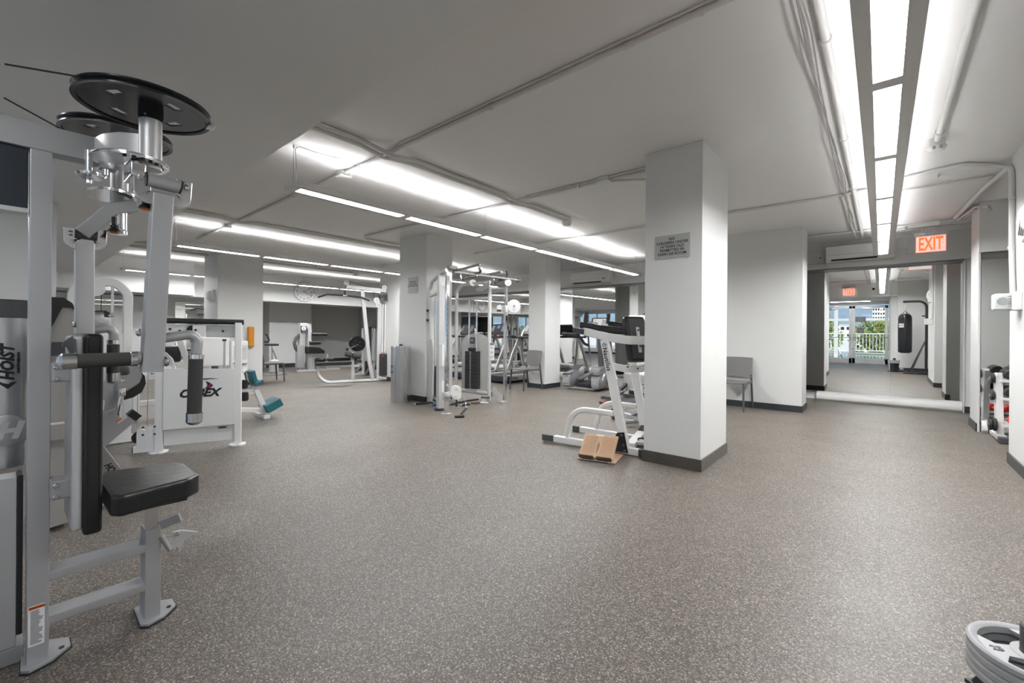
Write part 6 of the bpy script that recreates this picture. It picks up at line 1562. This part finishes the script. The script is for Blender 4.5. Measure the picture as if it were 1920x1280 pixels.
# ================================================================== punching bag by the door wall (seen in the mirror)
BX, BY = .55, 2.20
t = thing('punching_bag', 'black heavy punching bag hanging on a chain, seen in the hall end mirror', 'punching bag', (BX, BY, .62), world=True)
obj('bag_body', B().lathe((BX, BY, .61), (0, 0, 1), [(.10, 0), (.145, .02), (.16, .06), (.165, .5), (.16, 1.05), (.14, 1.14), (.06, 1.19), (0, 1.19)], 36, False), 'gloss', t)
for k in range(6):
    a = 2*PI*k/6; obj('strap', B().tube([(BX+.155*math.cos(a), BY+.155*math.sin(a), 1.68), (BX+.09*math.cos(a), BY+.09*math.sin(a), 1.79), (BX, BY, 1.88)], .007, 6), 'black', t)
obj('chain', chain([(BX, BY, 1.88), (BX, BY, 2.13)], .014, .004), 'steel', t)
lb = obj('label_patch', B().box((BX-.14, BY+.13, 1.38), (BX-.03, BY+.163, 1.50), .001), 'paper', t); 
obj('label_lettering', text_bm('TITLE', .04, (BX-.085, BY+.1645, 1.44), (-1, 0, 0), (0, 0, 1), .001, bold=.002), 'red', lb)
t = thing('bag_stand', 'black tube stand that holds the punching bag, seen in the hall end mirror', 'stand', (1.0, 2.2, 0), world=True)
obj('main_tube', B().tube([(1.02, 2.2, .02), (1.02, 2.2, 2.16), (.50, 2.2, 2.16)], .032, 16, fil=.18), 'black', t)
obj('base_rail', B().tube([(.44, 1.85, .04), (1.02, 1.85, .04), (1.02, 2.55, .04), (.50, 2.55, .04)], .028, 12, fil=.08), 'black', t)
for y in (1.9, 2.5): obj('brace', B().tube([(.68, y, .05), (1.02, 2.2, 1.05)], .016, 10), 'black', t)
obj('adjust_knob', B().cyl((.99, 2.2, 1.72), (.92, 2.2, 1.72), .02, n=12), 'black', t)
obj('rail_weight', B().box((.44, 1.80, .07), (.54, 1.93, .15), .01), 'steel', t)

# ================================================================== doors and windows behind the camera, terrace outside
M['alu'] = mat('white window frame', (.66, .66, .65), .4)
M['deck'] = mat('pale terrace stone', (.42, .39, .36), .7, var=.1)
M['water'] = mat('pool water', (.01, .13, .15), .08, bump=.25, bscale=3)
M['leaf'] = mat('autumn leaves', (.15, .20, .03), .6, var=.5, vscale=3)
M['leaf2'] = mat('dark green leaves', (.045, .09, .03), .6, var=.4, vscale=3)
M['bark'] = mat('tree bark', (.10, .075, .055), .8)
M['brick'] = mat('red brick', (.34, .13, .09), .8, var=.1)
M['conc'] = mat('pale concrete', (.62, .60, .57), .7, var=.05)
YD = -1.65
def glazed(n, x0, x1, z0, z1, cols, y=YD, rails=()):
    t = bpy.data.objects.new('window_%d' % n, None); COL.objects.link(t); t['kind'] = 'structure'; t['_w'] = 1
    b = B(); w = .05
    b.box((x0, y-.04, z0), (x1, y+.04, z0+w)); b.box((x0, y-.04, z1-w), (x1, y+.04, z1))
    for k in range(cols+1):
        x = x0 + (x1-x0)*k/cols; x = min(max(x, x0+w/2), x1-w/2); b.box((x-w/2, y-.04, z0), (x+w/2, y+.04, z1))
    for z in rails: b.box((x0, y-.035, z-w/2), (x1, y+.035, z+w/2))
    obj('window_frame', b, 'alu', t); obj('window_pane', B().box((x0+.02, y-.004, z0+.02), (x1-.02, y+.004, z1-.02)), 'clear', t, smooth=False)
glazed(1, -13.2, -3.0, .25, 2.25, 9)
# double glass door, two leaves with closers, a pull and a push bar each
for k, (x0, x1, hs) in enumerate(((-1.93, -.87, 1), (-.86, .20, -1))):
    d = bpy.data.objects.new('door_%d' % (k+1), None); COL.objects.link(d); d['kind'] = 'structure'; d['_w'] = 1
    b = B(); y = -1.60
    b.box((x0, y-.025, .02), (x0+.09, y+.025, 2.24), .004); b.box((x1-.09, y-.025, .02), (x1, y+.025, 2.24), .004)
    b.box((x0, y-.025, .02), (x1, y+.025, .22), .004); b.box((x0, y-.025, 2.14), (x1, y+.025, 2.24), .004)
    obj('door_frame', b, 'silverl', d)
    obj('door_pane', B().box((x0+.08, y-.004, .2), (x1-.08, y+.004, 2.16)), 'clear', d, smooth=False)
    xm = x1-.05 if hs > 0 else x0+.05
    obj('push_bar', B().tube([(x0+.03, y+.03, 1.02), (x0+.03, y+.07, 1.02), (x1-.03, y+.07, 1.02), (x1-.03, y+.03, 1.02)], .012, 10, fil=.03), 'steel', d)
    obj('door_handle', B().tube([(xm, y+.02, .9), (xm, y+.06, .9), (xm, y+.06, 1.15), (xm, y+.02, 1.15)], .010, 10, fil=.03), 'steel', d)
    obj('door_closer', B().box((x0+.3, y+.025, 2.10), (x0+.6, y+.075, 2.17), .01), 'steel', d)
b = B(); b.box((-.80, -1.592, 1.62), (-.45, -1.588, 1.82)); solo('door_notice', b, 'greyp', 'upper grey notice stuck on the glass door leaf', 'notice')
b = B(); b.box((-.72, -1.592, 1.18), (-.50, -1.588, 1.38)); solo('door_notice', b, 'greyp', 'lower grey notice stuck on the glass door leaf', 'notice')
struct('terrace_floor', B().box((-22, -14, -.15), (8, -1.75, -.02)), 'deck')
struct('pool_water', B().box((-12, -11.5, -.02), (4, -5.2, -.012)), 'water')
struct('ground_far', B().box((-300, -600, -3.2), (300, -14, -3.0)), 'conc')
# white porch posts and beams just outside
for k, x in enumerate((-4.2, -1.55, 1.4)):
    solo('porch_post', B().box((x-.07, -4.6, -.02), (x+.07, -4.46, 2.7), .005), 'alu', ('white porch post left of the doors', 'white porch post seen through the glass doors', 'white porch post right of the doors')[k], 'post')
solo('porch_beam', B().box((-8, -4.6, 1.72), (4, -4.48, 1.82)), 'alu', 'white horizontal porch rail crossing outside the glass doors', 'beam')
# railing beyond the pool
t = thing('pool_railing', 'white picket railing on the far side of the pool', 'railing', (-4, -12.5, -.02))
obj('top_rail', B().box((-10, -.03, 1.1), (10, .03, 1.16)), 'alu', t); obj('bottom_rail', B().box((-10, -.02, .12), (10, .02, .17)), 'alu', t)
bb = B()
for k in range(134): bb.box((-10+.15*k-.012, -.012, .12), (-10+.15*k+.012, .012, 1.12))
o = obj('pickets', bb, 'alu', t); o['kind'] = 'stuff'
t = thing('pool_lift_rail', 'white and blue tube rail at the pool edge', 'rail', (-1.9, -6, -.02))
obj('rail', B().tube([(-.8, 0, 0), (-.6, 0, .15), (.3, 0, .55), (.5, 0, 0)], .03, 10, fil=.1), 'alu', t)
# trees
def tree(label, x, y, h, r, m, seed, z0=-3.0):
    rnd = random.Random(seed); t = thing('tree', label, 'tree', (x, y, z0), 0, 'trees beyond the pool')
    b = B(); b.tube([(0, 0, 0), (.1, 0, h*.35), (0, .1, h*.65)], .13, 8)
    for k in range(7):
        a = rnd.uniform(0, 2*PI); b.tube([(.05, 0, h*rnd.uniform(.35, .6)), (math.cos(a)*r*.6, math.sin(a)*r*.6, h*rnd.uniform(.65, .95))], .05, 6)
    obj('trunk', b, 'bark', t)
    b = B(); bm = b.bm
    for k in range(1500):
        u = Vector((rnd.gauss(0, 1), rnd.gauss(0, 1), rnd.gauss(0, 1))).normalized() * (rnd.random()**.4)
        c = Vector((u.x*r, u.y*r, h*.72+u.z*h*.33)); s = rnd.uniform(.09, .17)
        d1 = Vector((rnd.gauss(0, 1), rnd.gauss(0, 1), rnd.gauss(0, 1))).normalized()*s; d2 = d1.cross(Vector((rnd.random(), rnd.random(), rnd.random()+.1))).normalized()*s*.7
        vs = [bm.verts.new(c+q) for q in (d1, d2, -d1, -d2)]; bm.faces.new(vs)
    o = obj('foliage', b, m, t, smooth=False); o['kind'] = 'stuff'
tree('tree with yellow green leaves beyond the pool, left through the doors', -3.6, -17, 5.4, 1.7, 'leaf', 1)
tree('tree with yellow green leaves beyond the pool, middle through the doors', -.2, -24, 5.0, 1.8, 'leaf', 2)
tree('low dark green tree beyond the pool railing', 3.4, -20, 4.6, 1.6, 'leaf2', 5)
tree('tall tree beyond the pool at the left edge of the door view', -7.5, -22, 6.4, 2.0, 'leaf', 4)
def house(label, x, y, w, d, h, m, fl, nw, z0=-3.0):
    t = thing('building', label, 'building', (x, y, z0))
    obj('walls', B().box((-w/2, -d/2, 0), (w/2, d/2, h)), m, t)
    obj('roof', B().box((-w/2-.3, -d/2-.3, h), (w/2+.3, d/2+.3, h+.3)), 'conc', t)
    for f in range(fl):
        for k in range(nw):
            xx = -w/2 + w*(k+.5)/nw; zz = h*(f+.5)/fl
            obj('window', B().box((xx-w/nw*.3, d/2-.02, zz-h/fl*.25), (xx+w/nw*.3, d/2+.04, zz+h/fl*.22)), 'lcd', t)
house('tall white apartment tower far beyond the pool', -1.4, -390, 7, 6, 21, 'conc', 7, 5)
house('small red brick building far beyond the pool, below the white tower', .5, -330, 6, 5, 9.5, 'brick', 2, 4)
house('long pale building far beyond the pool railing', -24, -300, 22, 6, 7.5, 'conc', 2, 8)
